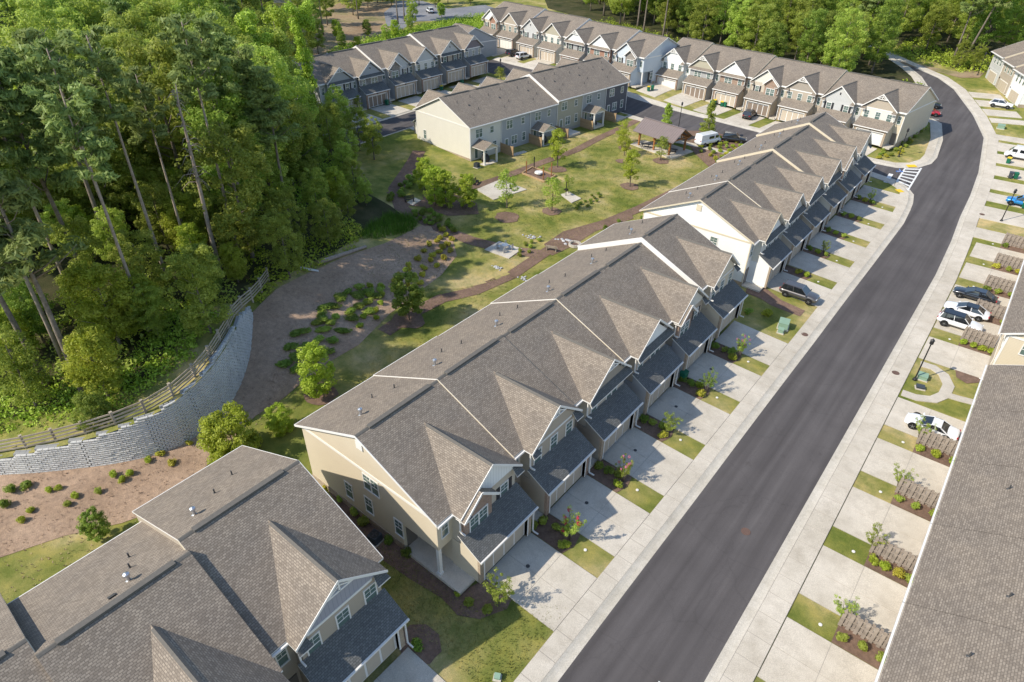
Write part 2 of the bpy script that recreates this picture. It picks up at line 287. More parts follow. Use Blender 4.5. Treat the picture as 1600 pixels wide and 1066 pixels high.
me=bpy.data.meshes.new('ground'); me.from_pydata(np.c_[xx.ravel(),yy.ravel(),HC.ravel()].tolist(),[],[(i*ny+j,(i+1)*ny+j,(i+1)*ny+j+1,i*ny+j+1) for i in range(nx-1) for j in range(ny-1)])
me.materials.append(M['grass']); me.polygons.foreach_set('use_smooth',[True]*len(me.polygons)); me.update()
tag(link('ground',me),kind='structure')
def drape(name,poly,mat,h=.03,zf=None,thick=0,parent=None,kind='structure',label=None):
    zf=zf or Z; bm=bmesh.new(); vs=[bm.verts.new((p[0],p[1],0)) for p in poly]; bm.faces.new(vs)
    x0,x1=min(p[0] for p in poly),max(p[0] for p in poly);y0,y1=min(p[1] for p in poly),max(p[1] for p in poly)
    for ax,(a,b) in enumerate(((x0,x1),(y0,y1))):
        k=math.floor(a/2)*2+2
        while k<b-1e-6:
            bmesh.ops.bisect_plane(bm,geom=bm.verts[:]+bm.edges[:]+bm.faces[:],plane_co=(k,0,0) if ax==0 else (0,k,0),plane_no=(1,0,0) if ax==0 else (0,1,0),dist=1e-5); k+=2
    bmesh.ops.triangulate(bm,faces=[f for f in bm.faces if len(f.verts)>4])
    if thick:
        r=bmesh.ops.extrude_face_region(bm,geom=bm.faces[:]); top=[g for g in r['geom'] if isinstance(g,bmesh.types.BMVert)]; ts=set(top)
        for v in bm.verts: v.co.z=zf(v.co.x,v.co.y)+(h if v in ts else h-thick)
    else:
        for v in bm.verts: v.co.z=zf(v.co.x,v.co.y)+h
    bmesh.ops.recalc_face_normals(bm,faces=bm.faces[:])
    if not thick and bm.faces and sum(f.normal.z for f in bm.faces)<0: bmesh.ops.reverse_faces(bm,faces=bm.faces[:])
    me=bpy.data.meshes.new(name); bm.to_mesh(me); bm.free(); me.materials.append(mat); autouv(me)
    o=link(name,me,parent)
    if not parent: tag(o,label,None,None,kind)
    return o
def ribbon(name,pts,d0,d1,mat,h,**k):
    return drape(name,offs(pts,d0)+offs(pts,d1)[::-1],mat,h,**k)
def wob(cx,cy,rx,ry,n=16,a=.12,rot=0):
    o=[]
    for i in range(n):
        t=2*math.pi*i/n; r=1+rng.uniform(-a,a); x,y=rx*r*math.cos(t),ry*r*math.sin(t)
        o.append((cx+x*math.cos(rot)-y*math.sin(rot),cy+x*math.sin(rot)+y*math.cos(rot)))
    return o
# polylines of the street network
WLINE=[(-11.1,-44),(-11.1,112),(-11.5,118),(-11.8,121),(-12.5,124.6),(-14.2,127.3),(-16.7,129.1),(-21.1,130),(-38,130)]
NLINE=[(-121,140.8),(-106.5,139.2),(-85,138.2),(-70,137),(-62,136),(-43,135),(-22,133.7),(-17.8,134.2),(-14.8,136.4),(-13.2,140),(-13,143.5),(-14.1,153.5),(-16.3,163.0),(-18.5,165.2)]
LLINE=[(-20.3,177),(-22,182),(-27.6,196),(-32.5,204.5),(-38.5,213),(-47,222)]
RLINE=[(-3.7,-44),(-3.7,97),(-4.1,110),(-4.7,120),(-5.0,130),(-5.7,141),(-8.0,159),(-12.2,171.6),(-19.1,188.4),(-24.2,196.8),(-34.5,207.6),(-42,215)]
drape('road',WLINE+[(-38,130),(-40,129),(-42,122.6),(-57,120.6),(-60,127),(-70.8,129),(-85,131.2),(-98.6,128)]+[(-98.6,70),(-105.3,70),(-105.3,127),(-107,131),(-116,132.5),(-121,133.4)]+NLINE+[(-26,167),(-26.5,175.5)]+LLINE+RLINE[::-1],M['asphalt'],.02)
def curb(pts,side,wd):
    """rolled kerb: gutter pan, then a rounded rise, swept along the line"""
    prof=[(0,.025),(wd*.45,.012),(wd*.75,.05),(wd,.115),(wd+.02,.0)]
    P=[]; 
    for i in range(len(pts)-1):
        a,b=pts[i],pts[i+1];L=math.hypot(b[0]-a[0],b[1]-a[1]);n=max(1,int(L/2))
        P+=[(a[0]+(b[0]-a[0])*k/n,a[1]+(b[1]-a[1])*k/n) for k in range(n)]
    P.append(pts[-1]); rows=[[(q[0],q[1],Z(*q)+z) for q in offs(P,side*d)] for d,z in prof]
    mb=MB(); n=len(P); mb.v=[p for r in rows for p in r]
    for r in range(len(rows)-1):
        for i in range(n-1): mb.f.append([r*n+i,r*n+i+1,(r+1)*n+i+1,(r+1)*n+i][::(-1 if side>0 else 1)]);mb.m.append(0)
    tag(mb.build('kerb',M['curb'],uv=False),kind='structure')
curb(WLINE,1,.8); curb(NLINE,1,.8); curb(LLINE,1,.8); curb(RLINE,-1,.75)
curb([(-105.3,70),(-105.3,127)],1,.6); curb([(-38,130),(-40,129),(-42,122.6),(-57,120.6),(-60,127),(-70.8,129),(-85,131.2),(-98.6,128),(-98.6,70)],1,.4)
def walk(pts,side,d0,d1,step,ymax,label=None):
    """sidewalk: joint-coloured bed with separate concrete slabs on it"""
    base=ribbon('sidewalk',pts,side*d0,side*d1,M['joint'],.085,thick=.12)
    P=[];acc=0
    for i in range(len(pts)-1):
        a,b=pts[i],pts[i+1];L=math.hypot(b[0]-a[0],b[1]-a[1]);n=max(1,round(L/step))
        P+=[(a[0]+(b[0]-a[0])*k/n,a[1]+(b[1]-a[1])*k/n) for k in range(n)]
    P.append(pts[-1]); A=offs(P,side*d0);B=offs(P,side*d1)
    for i in range(len(P)-1):
        if P[i][1]<-8: continue
        q=[A[i],A[i+1],B[i+1],B[i]]; c=(sum(p[0] for p in q)/4,sum(p[1] for p in q)/4)
        q=[(c[0]+(p[0]-c[0])*(1-.03/ max(.3,math.hypot(p[0]-c[0],p[1]-c[1]))),c[1]+(p[1]-c[1])*(1-.03/max(.3,math.hypot(p[0]-c[0],p[1]-c[1])))) for p in q]
        hz=.105+rng.uniform(-.004,.004)
        mb=MB(); top=[(p[0],p[1],Z(*p)+hz) for p in q]
        mb.prism(top if side<0 else top[::-1],(0,0,-.03)); mb.build('concrete_slab',M['slab'],base)
walk(WLINE,1,.8,2.2,2.0,200); walk(NLINE[3:],1,.8,2.2,3.0,200); walk(RLINE,-1,.75,2.5,2.0,200)
ribbon('sidewalk',NLINE[:5],.8,2.2,M['slab'],.1,thick=.12); ribbon('sidewalk',LLINE,.8,2.4,M['slab'],.1,thick=.12)
drape('sidewalk',offs([(-42,122.6),(-57,120.6),(-60,127),(-70.8,129)],.4)+offs([(-42,122.6),(-57,120.6),(-60,127),(-70.8,129)],2.0)[::-1],M['slab'],.1,thick=.12)
# crosswalk: two lines and ladder bars, stop bar, tactile pads
a0,a1,b0,b1=(-16.48,135.19),(-16.13,126.77),(-14.20,136.96),(-13.72,124.83)
def lerp(a,b,t): return (a[0]+(b[0]-a[0])*t,a[1]+(b[1]-a[1])*t)
def thick_line(a,b,wd):
    dx,dy=b[0]-a[0],b[1]-a[1];L=math.hypot(dx,dy);nx_,ny_=-dy/L*wd/2,dx/L*wd/2
    return [(a[0]+nx_,a[1]+ny_),(b[0]+nx_,b[1]+ny_),(b[0]-nx_,b[1]-ny_),(a[0]-nx_,a[1]-ny_)]
for a,b in ((a0,a1),(b0,b1)): drape('road_marking',thick_line(a,b,.28),M['paint'],.034)
for k in range(7):
    t=.06+.14*k; drape('road_marking',thick_line(lerp(a0,a1,t),lerp(b0,b1,t),.5),M['paint'],.030)
drape('road_marking',thick_line((-17.82,131.10),(-17.63,126.75),.7),M['paint'],.034)
tp=m_plain('tactile_pad',(.75,.5,.03),.7,.3)
for a,b in (((-16.42,136.02),(-15.17,137.16)),((-15.21,124.86),(-14.31,124.12))): drape('tactile_pad',thick_line(a,b,1.0),tp,.125,thick=.02)
for a,b in (((-20.47,173.56),(-19.25,173.78)),((-19.52,169.18),(-18.21,169.48)),((-18.70,164.91),(-17.33,165.31))): drape('road_marking',thick_line(a,b,.15),M['paint'],.034)
# ground covers
drape('pine_straw_bank',[(-63,-20)]+offs(WL2,.2)+[(-59.96,29.59),(-61.48,33.14),(-62.17,36.94),(-63.01,43.26),(-63.27,50.90),(-64.43,56.67),(-65.38,61.16),(-60.43,61.02),(-55.43,56.88),(-53.39,51.79),(-52.58,46.96),(-51.39,41.13),(-49.10,34.41),(-48.93,29.58),(-48.37,26.36),(-47.85,23.72),(-47.76,20.82),(-46.34,16.61),(-43.89,10.07),(-45.10,6.91),(-47.32,3.50),(-48.98,-0.39),(-50.31,-2.49),(-44,-20)],M['straw'],.035)
pathA=[(-44.48,124.43),(-43.13,112.44),(-43.57,99.27),(-44.66,87.85),(-46.22,78.14),(-47.49,71.76),(-47.24,65.83),(-46.82,58.25),(-47.86,52.09),(-49.68,47.95),(-49.85,42.72),(-49.08,38.06)]
ribbon('mulch_path',pathA,-.9,.9,M['mulch'],.05)
ribbon('mulch_path',[(-67.77,127.73),(-67.92,112.76),(-67.29,102.32),(-68.17,93.73),(-68.73,85.14),(-69.43,77.48),(-70.53,70.91),(-70.20,64.17),(-71.82,62.36),(-75.91,63.76)],-.9,.9,M['mulch'],.055)
ribbon('mulch_path',[(-87.99,81.44),(-83.19,74.45),(-76.41,65.02),(-70.62,60.98),(-64.24,60.94),(-57.21,61.59),(-51.00,63.37),(-47.02,65.54)],-1.2,1.2,M['mulch'],.042)
drape('mulch_bed',[(-48.82,67.94),(-49.09,73.03),(-46.81,79.94),(-45.31,85.97),(-43.52,83.94),(-45.54,76.22),(-45.41,70.24),(-46.00,65.96)],M['mulch'],.045)
drape('mulch_bed',[(-57.24,125.62),(-52.83,129.13),(-46.80,129.63),(-43.86,129.08),(-43.04,118.34),(-44.26,112.15),(-49.36,116.46)],M['mulch'],.06)
drape('mulch_bed',[(-72.42,67.04),(-70.88,71.28),(-64.86,71.55),(-62.08,68.87),(-64.81,64.93),(-68.86,64.21)],M['mulch'],.06)
drape('pale_turf_hollow',[(-52.31,48.15),(-53.37,52.97),(-54.84,58.05),(-51.47,58.47),(-47.15,58.39),(-47.67,55.35),(-49.45,51.19)],M['grass'],.05)
for c,r in (((-50.31,94.15),1.6),((-54.36,77.31),1.5),((-58.26,71.05),1.9),((-64.11,92.31),1.6),((-49.09,41.99),1.8),((-52.33,108.59),1.5),((-60.85,109.95),1.3),((-57.81,103.55),1.0),((-45.81,26.73),1.7)):
    drape('mulch_ring',wob(c[0],c[1],r,r),M['mulch'],.07)
drape('mulch_bed',[(-21.96,76.22),(-21.47,77.98),(-17.21,75.82),(-14.20,75.60),(-14.24,73.89),(-17.79,73.69),(-19.26,74.23),(-21.39,74.24)],M['mulch'],.045)
drape('mulch_bed',[(-36.37,19.83),(-35.92,20.50),(-30.15,20.14),(-24.94,19.75),(-20.31,19.78),(-19.59,21.80),(-17.15,21.83),(-16.89,20.93),(-17.83,19.09),(-19.22,18.27),(-21.00,18.50),(-23.88,18.08),(-27.15,17.85),(-32.64,18.89)],M['mulch'],.045)
drape('mulch_bed',wob(*(-19.81,15.10),1.6,1.4),M['mulch'],.05)
drape('bare_dirt',[(-197.65,139.41),(-209.55,160.68),(-198.44,177.95),(-173.31,160.34),(-159.35,143.84),(-153.06,131.07),(-146.26,116.08),(-141.35,103.80),(-144.66,100.95)],M['dirt'],.05)
drape('parking_lot',[(-186.29,160.89),(-198.12,178.27),(-191.92,184.49),(-175.61,180.89),(-170.67,194.92),(-163.48,192.48),(-160.24,178.71),(-163.26,167.95),(-169.23,159.28),(-163.81,147.22),(-170.18,147.50)],M['oldpave'],.07)
drape('bare_dirt',[(-36.57,207.12),(-33.77,209.80),(-28.54,207.03),(-22.29,205.08),(-15.92,209.08),(-16.15,201.99),(-19.85,199.57),(-25.88,202.79),(-32.51,204.47)],M['dirt'],.06)
FOREST=[(x-3.2,y+1.4) for x,y,b,t in WALL]+[(-64,33),(-61.14,30.09),(-62.83,33.93),(-63.76,38.13),(-64.56,43.52),(-65.85,48.95),(-67.56,54.73),(-67.09,59.19),(-72.09,60.02),(-77.82,59.99),(-86.43,64.50),(-96.90,72.27),(-106.10,77.46),(-108,78),(-118,74),(-140,84),(-160,100),(-190,110),(-250,60),(-250,-44),(-80,-44)]
def rx(y):
    for a,b in zip(RLINE,RLINE[1:]):
        if a[1]<=y<=b[1]: return a[0]+(b[0]-a[0])*(y-a[1])/(b[1]-a[1])
for ya,yb in ((113.6,117.5),(121.5,126.8),(129.3,133),(134.8,139.4),(141.3,145.6),(147.2,151.7),(153.4,157.8),(159.3,162)): drape('driveway',[(rx(ya)+2.5,ya),(5.3,ya),(5.3,yb),(rx(yb)+2.5,yb)],M['slab'],.085,thick=.12)
for ya,yb in ((168.6,171.2),(172.8,176.6),(178.5,182.5),(184.3,188)): drape('driveway',[(rx(ya)+2.9,ya),(rx(ya)+9,ya+1.5),(rx(yb)+9,yb+1.5),(rx(yb)+2.9,yb)],M['slab'],.085,thick=.12)
for ya,yb in ((133,134.8),(139.4,141.3),(145.6,147.2),(151.7,153.4),(157.8,159.3)): drape('mulch_bed',[(1.8,ya),(5.2,ya),(5.2,yb),(1.8,yb)],M['mulch'],.05)
ribbon('garden_path',[(-1.01,66.36),(0.37,66.42),(1.77,67.17),(2.49,68.70),(2.53,70.80),(1.73,72.58),(0.59,73.30),(-0.66,73.18)],-.55,.55,M['concrete'],.08,thick=.1)
ribbon('garden_path',[(2.57,68.90),(3.89,69.04),(5.45,69.39)],-.5,.5,M['concrete'],.076,thick=.1)
drape('mulch_bed',[(2.47,74.69),(4.72,75.19),(5.17,73.68),(3.94,72.38),(2.89,72.95)],M['mulch'],.05)
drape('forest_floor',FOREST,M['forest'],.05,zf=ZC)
drape('wall_top_verge',offs(WL2,.3)+offs(WL2,5.5)[::-1],M['grass'],.06,zf=ZH)
BACK=[(-250,215),(-200,232),(-165,222),(-150,205),(-120,196),(-95,182),(-82,176),(-60,172),(-40,171),(-26,186),(-34,206),(-50,226),(-60,260),(-100,344),(-250,344)]
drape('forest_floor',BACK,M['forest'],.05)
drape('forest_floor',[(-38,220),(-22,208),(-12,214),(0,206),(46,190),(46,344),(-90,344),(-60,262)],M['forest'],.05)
drape('undergrowth_strip',[(-143.61,100.71),(-155.75,115.29),(-162.64,139.67),(-163.26,167.95),(-160.96,183.45),(-132.55,150.91),(-142.39,130.79),(-142.69,113.05),(-140.08,98.93)],M['wildgrass'],.06)
# ---------------- retaining wall of stacked blocks ----------------
def smooth_line(P,step):
    """Catmull-Rom through P, resampled at even spacing"""
    q=[]
    for i in range(len(P)-1):
        p0,p1,p2,p3=[np.array(P[min(max(j,0),len(P)-1)],float) for j in (i-1,i,i+1,i+2)]
        for k in range(40):
            t=k/40; q.append(.5*(2*p1+(p2-p0)*t+(2*p0-5*p1+4*p2-p3)*t*t+(3*p1-p0-3*p2+p3)*t**3))
    q.append(np.array(P[-1],float)); o=[tuple(q[0])]; acc=0
    for a,b in zip(q,q[1:]):
        acc+=math.hypot(b[0]-a[0],b[1]-a[1])
        if acc>=step: o.append(tuple(b)); acc-=step
    return o
wp=smooth_line(WALL,.46)
rw=tag(empty('retaining_wall',(-52,12,1)),'curved retaining wall of stacked grey blocks with stepped top below the rail fence','retaining wall')
RH=.2; rows=[];core=MB(); NB=len(wp)-1
steps=[]  # top height per segment stepped
for i in range(NB): steps.append(math.floor((wp[i][3])/.2/2+.35)*.4)
blk=MB(); blk.box(-.215,.215,-.12,.14,.012,RH-.012); bmeshes=[]
for q in range(4):
    b_=MB(); e=.012*q; y=-.12-.008*q; x=.218-.003*q
    b_.add([(-x,.14,.01),(x,.14,.01),(x,y,.01),(-x,y,.01),(-x,.14,RH-.025),(x,.14,RH-.025),(x,y+.03,RH-.025),(-x,y+.03,RH-.025),(-x,y-.01,RH-.055),(x,y-.01,RH-.055)],[(0,1,2,3),(4,7,6,5),(3,2,9,8),(8,9,6,7),(2,1,5,6),(1,0,4,5),(0,3,8,7),(2,6,9),(3,8,7)])
    bmeshes.append(b_.mesh('block',M['block']))
cand=[]; 
for i in range(NB):
    a,b=wp[i],wp[i+1]; ang=math.atan2(b[1]-a[1],b[0]-a[0]); base=min(a[2],b[2])-.2; top=steps[i]+.05
    # back-up core
    nrm=(-math.sin(ang),math.cos(ang)); k0=int(math.floor(base/RH)); k1=int(round(top/RH))
    for k in range(k0,k1):
        sh=(.23 if k%2 else 0); setb=.022*(k-k0)   # wall leans back a little
        cand.append((a[0]+math.cos(ang)*(.23+sh)+nrm[0]*setb,a[1]+math.sin(ang)*(.23+sh)+nrm[1]*setb,k*RH,ang))
    core.prism([(a[0]+nrm[0]*(.04+.022*(k1-k0)),a[1]+nrm[1]*(.04+.022*(k1-k0)),top-.06),(b[0]+nrm[0]*(.04+.022*(k1-k0)),b[1]+nrm[1]*(.04+.022*(k1-k0)),top-.06),(b[0]+nrm[0]*.62,b[1]+nrm[1]*.62,top-.06),(a[0]+nrm[0]*.62,a[1]+nrm[1]*.62,top-.06)],(-nrm[0]*.022*(k1-k0),-nrm[1]*.022*(k1-k0),-(top-base)))
    core.prism([(a[0]+nrm[0]*.62,a[1]+nrm[1]*.62,top-.03),(b[0]+nrm[0]*.62,b[1]+nrm[1]*.62,top-.03),(b[0]+nrm[0]*.75,b[1]+nrm[1]*.75,top-.03),(a[0]+nrm[0]*.75,a[1]+nrm[1]*.75,top-.03)],(0,0,-(top-base)))
cand.sort(key=lambda c:c[0]**2+c[1]**2)
rest=MB()
for n_,c in enumerate(cand):
    m_=bmeshes[rng.randrange(4)]
    if n_<300: link('block',m_,rw,(c[0]+52,c[1]-12,c[2]-1),c[3]+rng.uniform(-.02,.02))
    else:
        ca,sa=math.cos(c[3]+rng.uniform(-.02,.02)),math.sin(c[3]); vs=[(c[0]+v.co.x*ca-v.co.y*sa+52,c[1]+v.co.x*sa+v.co.y*ca-12,c[2]+v.co.z-1) for v in m_.vertices]
        rest.add(vs,[tuple(p.vertices) for p in m_.polygons])
tag(rest.build('blocks',M['block'],rw),kind='stuff')
core.v=[(p[0]+52,p[1]-12,p[2]-1) for p in core.v]; core.build('wall_core',M['blockgap'],rw)
# ---------------- post and rail fence ----------------
fl=offs(WL2[:-1],1.05)+[(-61.5,31.2),(-63.2,33.4)]
P=[];d=0;L_=[0]
for i in range(len(fl)-1): L_.append(L_[-1]+math.dist(fl[i],fl[i+1]))
def at(s_):
    i=max(k for k in range(len(L_)) if L_[k]<=s_+1e-9); i=min(i,len(fl)-2); return lerp(fl[i],fl[i+1],(s_-L_[i])/(L_[i+1]-L_[i]))
n=int(L_[-1]/2.4); posts=[at(k*L_[-1]/n) for k in range(n+1)]
fe=tag(empty('rail_fence',(-53,12,5)),'weathered timber fence with four rails along the top of the block wall','fence')
def topz(p): return ZH(*p)+.05
for p in posts:
    mb=MB(); z=topz(p)-5; x,y=p[0]+53,p[1]-12; mb.box(x-.09,x+.09,y-.09,y+.09,z-.4,z+1.42); mb.prism([(x-.12,y-.12,z+1.46),(x+.12,y-.12,z+1.46),(x+.12,y+.12,z+1.46),(x-.12,y+.12,z+1.46)],(0,0,-.04)); mb.build('post',M['wood'],fe)
for k in range(len(posts)-1):
    a,b=posts[k],posts[k+1]
    for q in range(4):
        mb=MB(); h=.25+.35*q; nn_=offs([a,b],-.1); mb.beam((nn_[0][0]+53,nn_[0][1]-12,topz(a)-5+h+rng.uniform(-.015,.015)),(nn_[1][0]+53,nn_[1][1]-12,topz(b)-5+h),.05,.15); mb.build('rail',M['wood'],fe)

# ---------------- townhouses ----------------
WC={}
def win_mesh(wd,ht,kind,trimk):
    """casing with openings, sash rails and upper muntins; separate glass"""
    key=(wd,ht,kind,trimk)
    if key in WC: return WC[key]
    a=MB(); c=.09; n=2 if kind=='double' else 1
    a.box(-wd/2-c,wd/2+c,0,.05,ht,ht+c*1.2); a.box(-wd/2-c,wd/2+c,0,.08,-c,0)
    a.box(-wd/2-c,-wd/2,0,.05,0,ht); a.box(wd/2,wd/2+c,0,.05,0,ht)
    for k in range(n):
        x0=-wd/2+k*wd/n; x1=x0+wd/n
        if k: a.box(x0-.06,x0+.06,0,.05,0,ht)
        a.box(x0,x1,0,.035,ht*.5-.03,ht*.5+.03)
        if kind!='door': a.box((x0+x1)/2-.012,(x0+x1)/2+.012,0,.028,ht*.5,ht); a.box(x0,x1,0,.028,ht*.75-.012,ht*.75+.012)
    g=MB(); g.box(-wd/2,wd/2,-.02,.012,0,ht)
    WC[key]=(a.mesh('window',M[trimk]),g.mesh('pane',M['glass'])); return WC[key]
def cached(key,fn):
    if key not in WC: WC[key]=fn()
    return WC[key]
ORD=['','first','second','third','fourth','fifth','sixth','seventh','eighth','ninth','tenth']
FACE=[]
def house(org,th,W,opt,sc_=1.0):
    """one townhouse; local x along the row, y to the street front, z up from the floor"""
    root=empty('townhouse',org,th); root.scale=(1,1,sc_)
    tag(root,opt['label'],'townhouse',opt['group'])
    mx=opt.get('mirror',False); K=W/8.0; yo=opt.get('yo',0)
    fn=(lambda x,y,z:((W-x*K) if mx else x*K,y+yo,z))
    def B(): m=MB(fn); m.flip=mx; return m
    wall=opt['wall']; front=opt.get('front',wall); gabm=opt.get('gable',front); gar=opt.get('garage','brick_tan')
    SH='shingle'; style=opt['style']; E_=6.2; RZ=9.8; s=.452; ends=opt.get('ends',())   # ends: 'lo' / 'hi' local-x side is a row end
    lo_end=('hi' if mx else 'lo') in ends; hi_end=('lo' if mx else 'hi') in ends
    D=15.2; ym=7.6; zw=E_-.06
    yq=lambda y: RZ-.14-s*abs(y-7.75)
    plain=style=='plain'; porch=opt.get('porch',False)
    # body
    b=B(); e=.004
    prof=[(0,zw),(ym+.15,RZ-.2),(D,zw)]
    z0=2.9
    def body(m,za,zb,fp,mi=0): m.prism([(x,y,zb) for x,y in fp],(0,0,za-zb),mi)
    FP=[(e,0),(8-e,0),(8-e,D),(e,D)]
    if porch: FPl=[(e,0),(8-e,0),(8-e,D),(1.5,D),(1.5,11.4),(e,11.4)]
    else: FPl=FP
    body(b,-.1,z0,FPl); body(b,z0,zw,FP)
    for x in (e,8-e):
        t_=.1 if x<4 else -.1
        b.prism([(x,0,zw),(x,D,zw),(x,ym+.15,RZ-.22)][::(1 if x<4 else -1)],(t_,0,0))
    o=b.build('wall',M[wall],root)
    if lo_end or hi_end:
        f=B()
        for on,x in ((lo_end,0),(hi_end,8)):
            if on: f.box(*( (-.05,.03) if x==0 else (7.97,8.05)),-.03,(11.4 if (porch and x==0) else D+.03),-1.3,.45)
        f.build('foundation',M['brick_tan'],root)
        f=B()
        for on,x in ((lo_end,0),(hi_end,8)):
            if on: f.box(*((-.04,.02) if x==0 else (7.98,8.04)),-.02,D+.02,E_-.32,E_-.1)
        f.build('frieze_board',M[opt.get('trimk','trim')],root)
        f=B()
        for on,x in ((lo_end,0),(hi_end,8)):
            if on:
                for y in (0,D): f.box(*((-.03,.09) if x==0 else (7.91,8.03)),y-.03 if y==0 else y-.09,y+.09 if y==0 else y+.03,-.6 if y==0 else -.05,E_-.1)
        if not porch: f.build('corner_board',M[opt.get('trimk','trim')],root)
    else:
        f=B(); f.box(.02,7.98,-.03,.02,-.8,.1); f.build('foundation',M['joint'],root)
    # main roof: two slopes
    x0=-.32 if lo_end else -.02; x1=8.32 if hi_end else 8.02
    for nm,ya,yb in (('roof_slope',-.4,7.75),('roof_slope',15.95 if plain else 15.62,7.75)):
        r=B(); za=RZ-s*abs(ya-7.75); tp_=[(x0,ya,za),(x1,ya,za),(x1,yb,RZ),(x0,yb,RZ)]
        if ya>8: tp_=tp_[::-1]
        r.prism(tp_,(0,0,-.14),1,0); r.build(nm,[M[SH],M['trim']],root)
    rc=B(); rc.prism([(x0,7.6,RZ-.045),(x1,7.6,RZ-.045),(x1,7.75,RZ+.03),(x0,7.75,RZ+.03)],(0,0,-.02)); rc.prism([(x0,7.75,RZ+.03),(x1,7.75,RZ+.03),(x1,7.9,RZ-.045),(x0,7.9,RZ-.045)],(0,0,-.02)); rc.build('ridge_cap',M['ridgecap'],root)
    rv=B(); rv.box(.9,7.1,7.58,7.96,RZ-.05,RZ+.10); rv.build('ridge_vent',M['ridgecap'],root)
    # rake boards
    up=opt.get('up',(0,0)); upd=(up[1],up[0]) if mx else up
    for x,on,st_ in ((x0,lo_end,upd[0]),(x1,hi_end,upd[1])):
        if not on and st_<.02: continue
        rk=B(); xa,xb=(x-.03,x+.01) if x<4 else (x-.01,x+.03)
        dep=.2 if on else st_+.1; zof=.012 if on or st_>.3 else -.03
        for ya,yb in ((-.42,7.75),(15.6,7.75)):
            if not on and ya<0 and st_<.3: continue
            z_=lambda y:RZ+zof-s*abs(y-7.75)
            vs=[(xa,ya,z_(ya)-dep),(xb,ya,z_(ya)-dep),(xb,ya,z_(ya)),(xa,ya,z_(ya)),(xa,yb,z_(yb)-dep),(xb,yb,z_(yb)-dep),(xb,yb,z_(yb)),(xa,yb,z_(yb))]
            rk.add(vs,[(0,1,2,3),(7,6,5,4),(0,4,5,1),(1,5,6,2),(2,6,7,3),(3,7,4,0)])
        rk.build('rake_board',M[opt.get('rakek','trim' if on or st_>.4 else 'trim_tan')],root)
    # eave gutters
    g=B(); g.box(x0,x1,-.52,-.4,RZ-s*8.15-.2,RZ-s*8.15-.06); g.build('gutter',M['trim'],root)
    # vents on rear slope
    far=opt.get('far',0)
    for k,(vx,vy,kind) in enumerate(opt.get('vents',[(2.2,5.2,'flue'),(4.6,3.6,'p'),(6.3,4.4,'p')])):
        z=RZ-s*abs(vy-7.75); m=B()
        if kind=='flue':
            fx,fy,_=fn(vx,vy,0); mm=MB(); mm.lathe([(.22,-.05),(.1,.02),(.09,.42),(.17,.44),(.19,.52),(.17,.6),(.05,.66),(0,.67)],10,(fx,fy,z)); mm.build('flue',M['steel'],root,uv=False,smooth=False)
        elif kind=='p':
            fx,fy,_=fn(vx,vy,0); mm=MB(); mm.lathe([(.15,-.05),(.05,.03),(.05,.38),(.0,.38)],8,(fx,fy,z)); mm.build('vent_pipe',M['pipe'],root,uv=False)
        else: m.prism([(vx-.2,vy-.16,z+.06-s*.16),(vx+.2,vy-.16,z+.06-s*.16),(vx+.2,vy+.16,z+.1+s*.16),(vx-.2,vy+.16,z+.1+s*.16)],(0,0,-.08)); m.build('box_vent',M['pipe'],root)
    def window(x,z,wd,ht,y,kind='single',rear=False,side=None,trimk='trim'):
        a,g_=win_mesh(wd,ht,kind,trimk)
        if side is None:
            fx,fy,_=fn(x,y,0); rz=0 if not rear else math.pi; loc=(fx,fy,z)
            # local +y of window mesh faces outward (front)
        else:
            xs=0 if side=='lo' else W; out=math.pi/2 if side=='lo' else -math.pi/2
            loc=(xs,y+yo,z); rz=out
        w_=link('window',a,root,loc,rz); link('pane',g_,w_)
    Bt=M['trim']
    if plain:
        # street front without cross gable
        f=B(); f.box(.03,7.97,D,D+.08,-.05,2.75); f.build('garage_wall',M[gar],root)
        d=B(); d.box(1.5,6.5,D+.08,D+.13,0,2.3); dd=d.build('garage_door',M['door_white'],root)
        for k in range(4):
            p=B(); p.box(1.6+k*1.22,1.6+k*1.22+1.12,D+.13,D+.16,.12,2.15); p.build('door_panel',M['door_beige'],dd)
        for x in (2,4,6): window(x,3.9,.85,1.45,D)
        g=B(); g.box(x0,x1,16.0,16.12,RZ-s*8.2-.2,RZ-s*8.2-.06); g.build('gutter',M['trim'],root)
        dp=B(); dp.box(.1,.2,D,D+.1,.1,5.9); dp.box(.1,.2,D+.1,D+.5,.1,.2); dp.build('downspout',M['trim'],root)
        lt=B(); lt.box(7.2,7.35,D+.05,D+.2,2.2,2.5); lt.build('wall_lantern',M['black'],root)
    else:
        gx0,gx1=1.1,7.9; cx=4.5; gy=16.1; gz=8.9; front_y=16.5
        # bay wall: upper floor projection with gable
        bw=B(); bw.box(1.5,7.5,D-.02,gy,2.95,zw-.05); bw.build('bay_wall',M[front],root)
        gb=B(); hw=3.02; gb.prism([(cx-hw,gy+.02,zw-.05),(cx,gy+.02,zw+hw*.8-.06),(cx+hw,gy+.02,zw-.05)][::-1],(0,-.9,0)); gb.build('gable_wall',M[gabm],root)
        for sgn in (-1,1):
            r=B(); xe=gx0 if sgn<0 else gx1; yb_=lambda z:7.75+(RZ-z)/s
            top=[(cx,front_y,gz),(xe,front_y,E_),(xe,yb_(E_)-.1,E_),(cx,yb_(gz)-.35,gz)]
            top=[(p[0],p[1],p[2]+.02) for p in top]
            if sgn>0: top=top[::-1]
            r.prism(top,(0,0,-.12),1,0); r.build('gable_roof',[M[SH],M['trim']],root)
        rk=B()
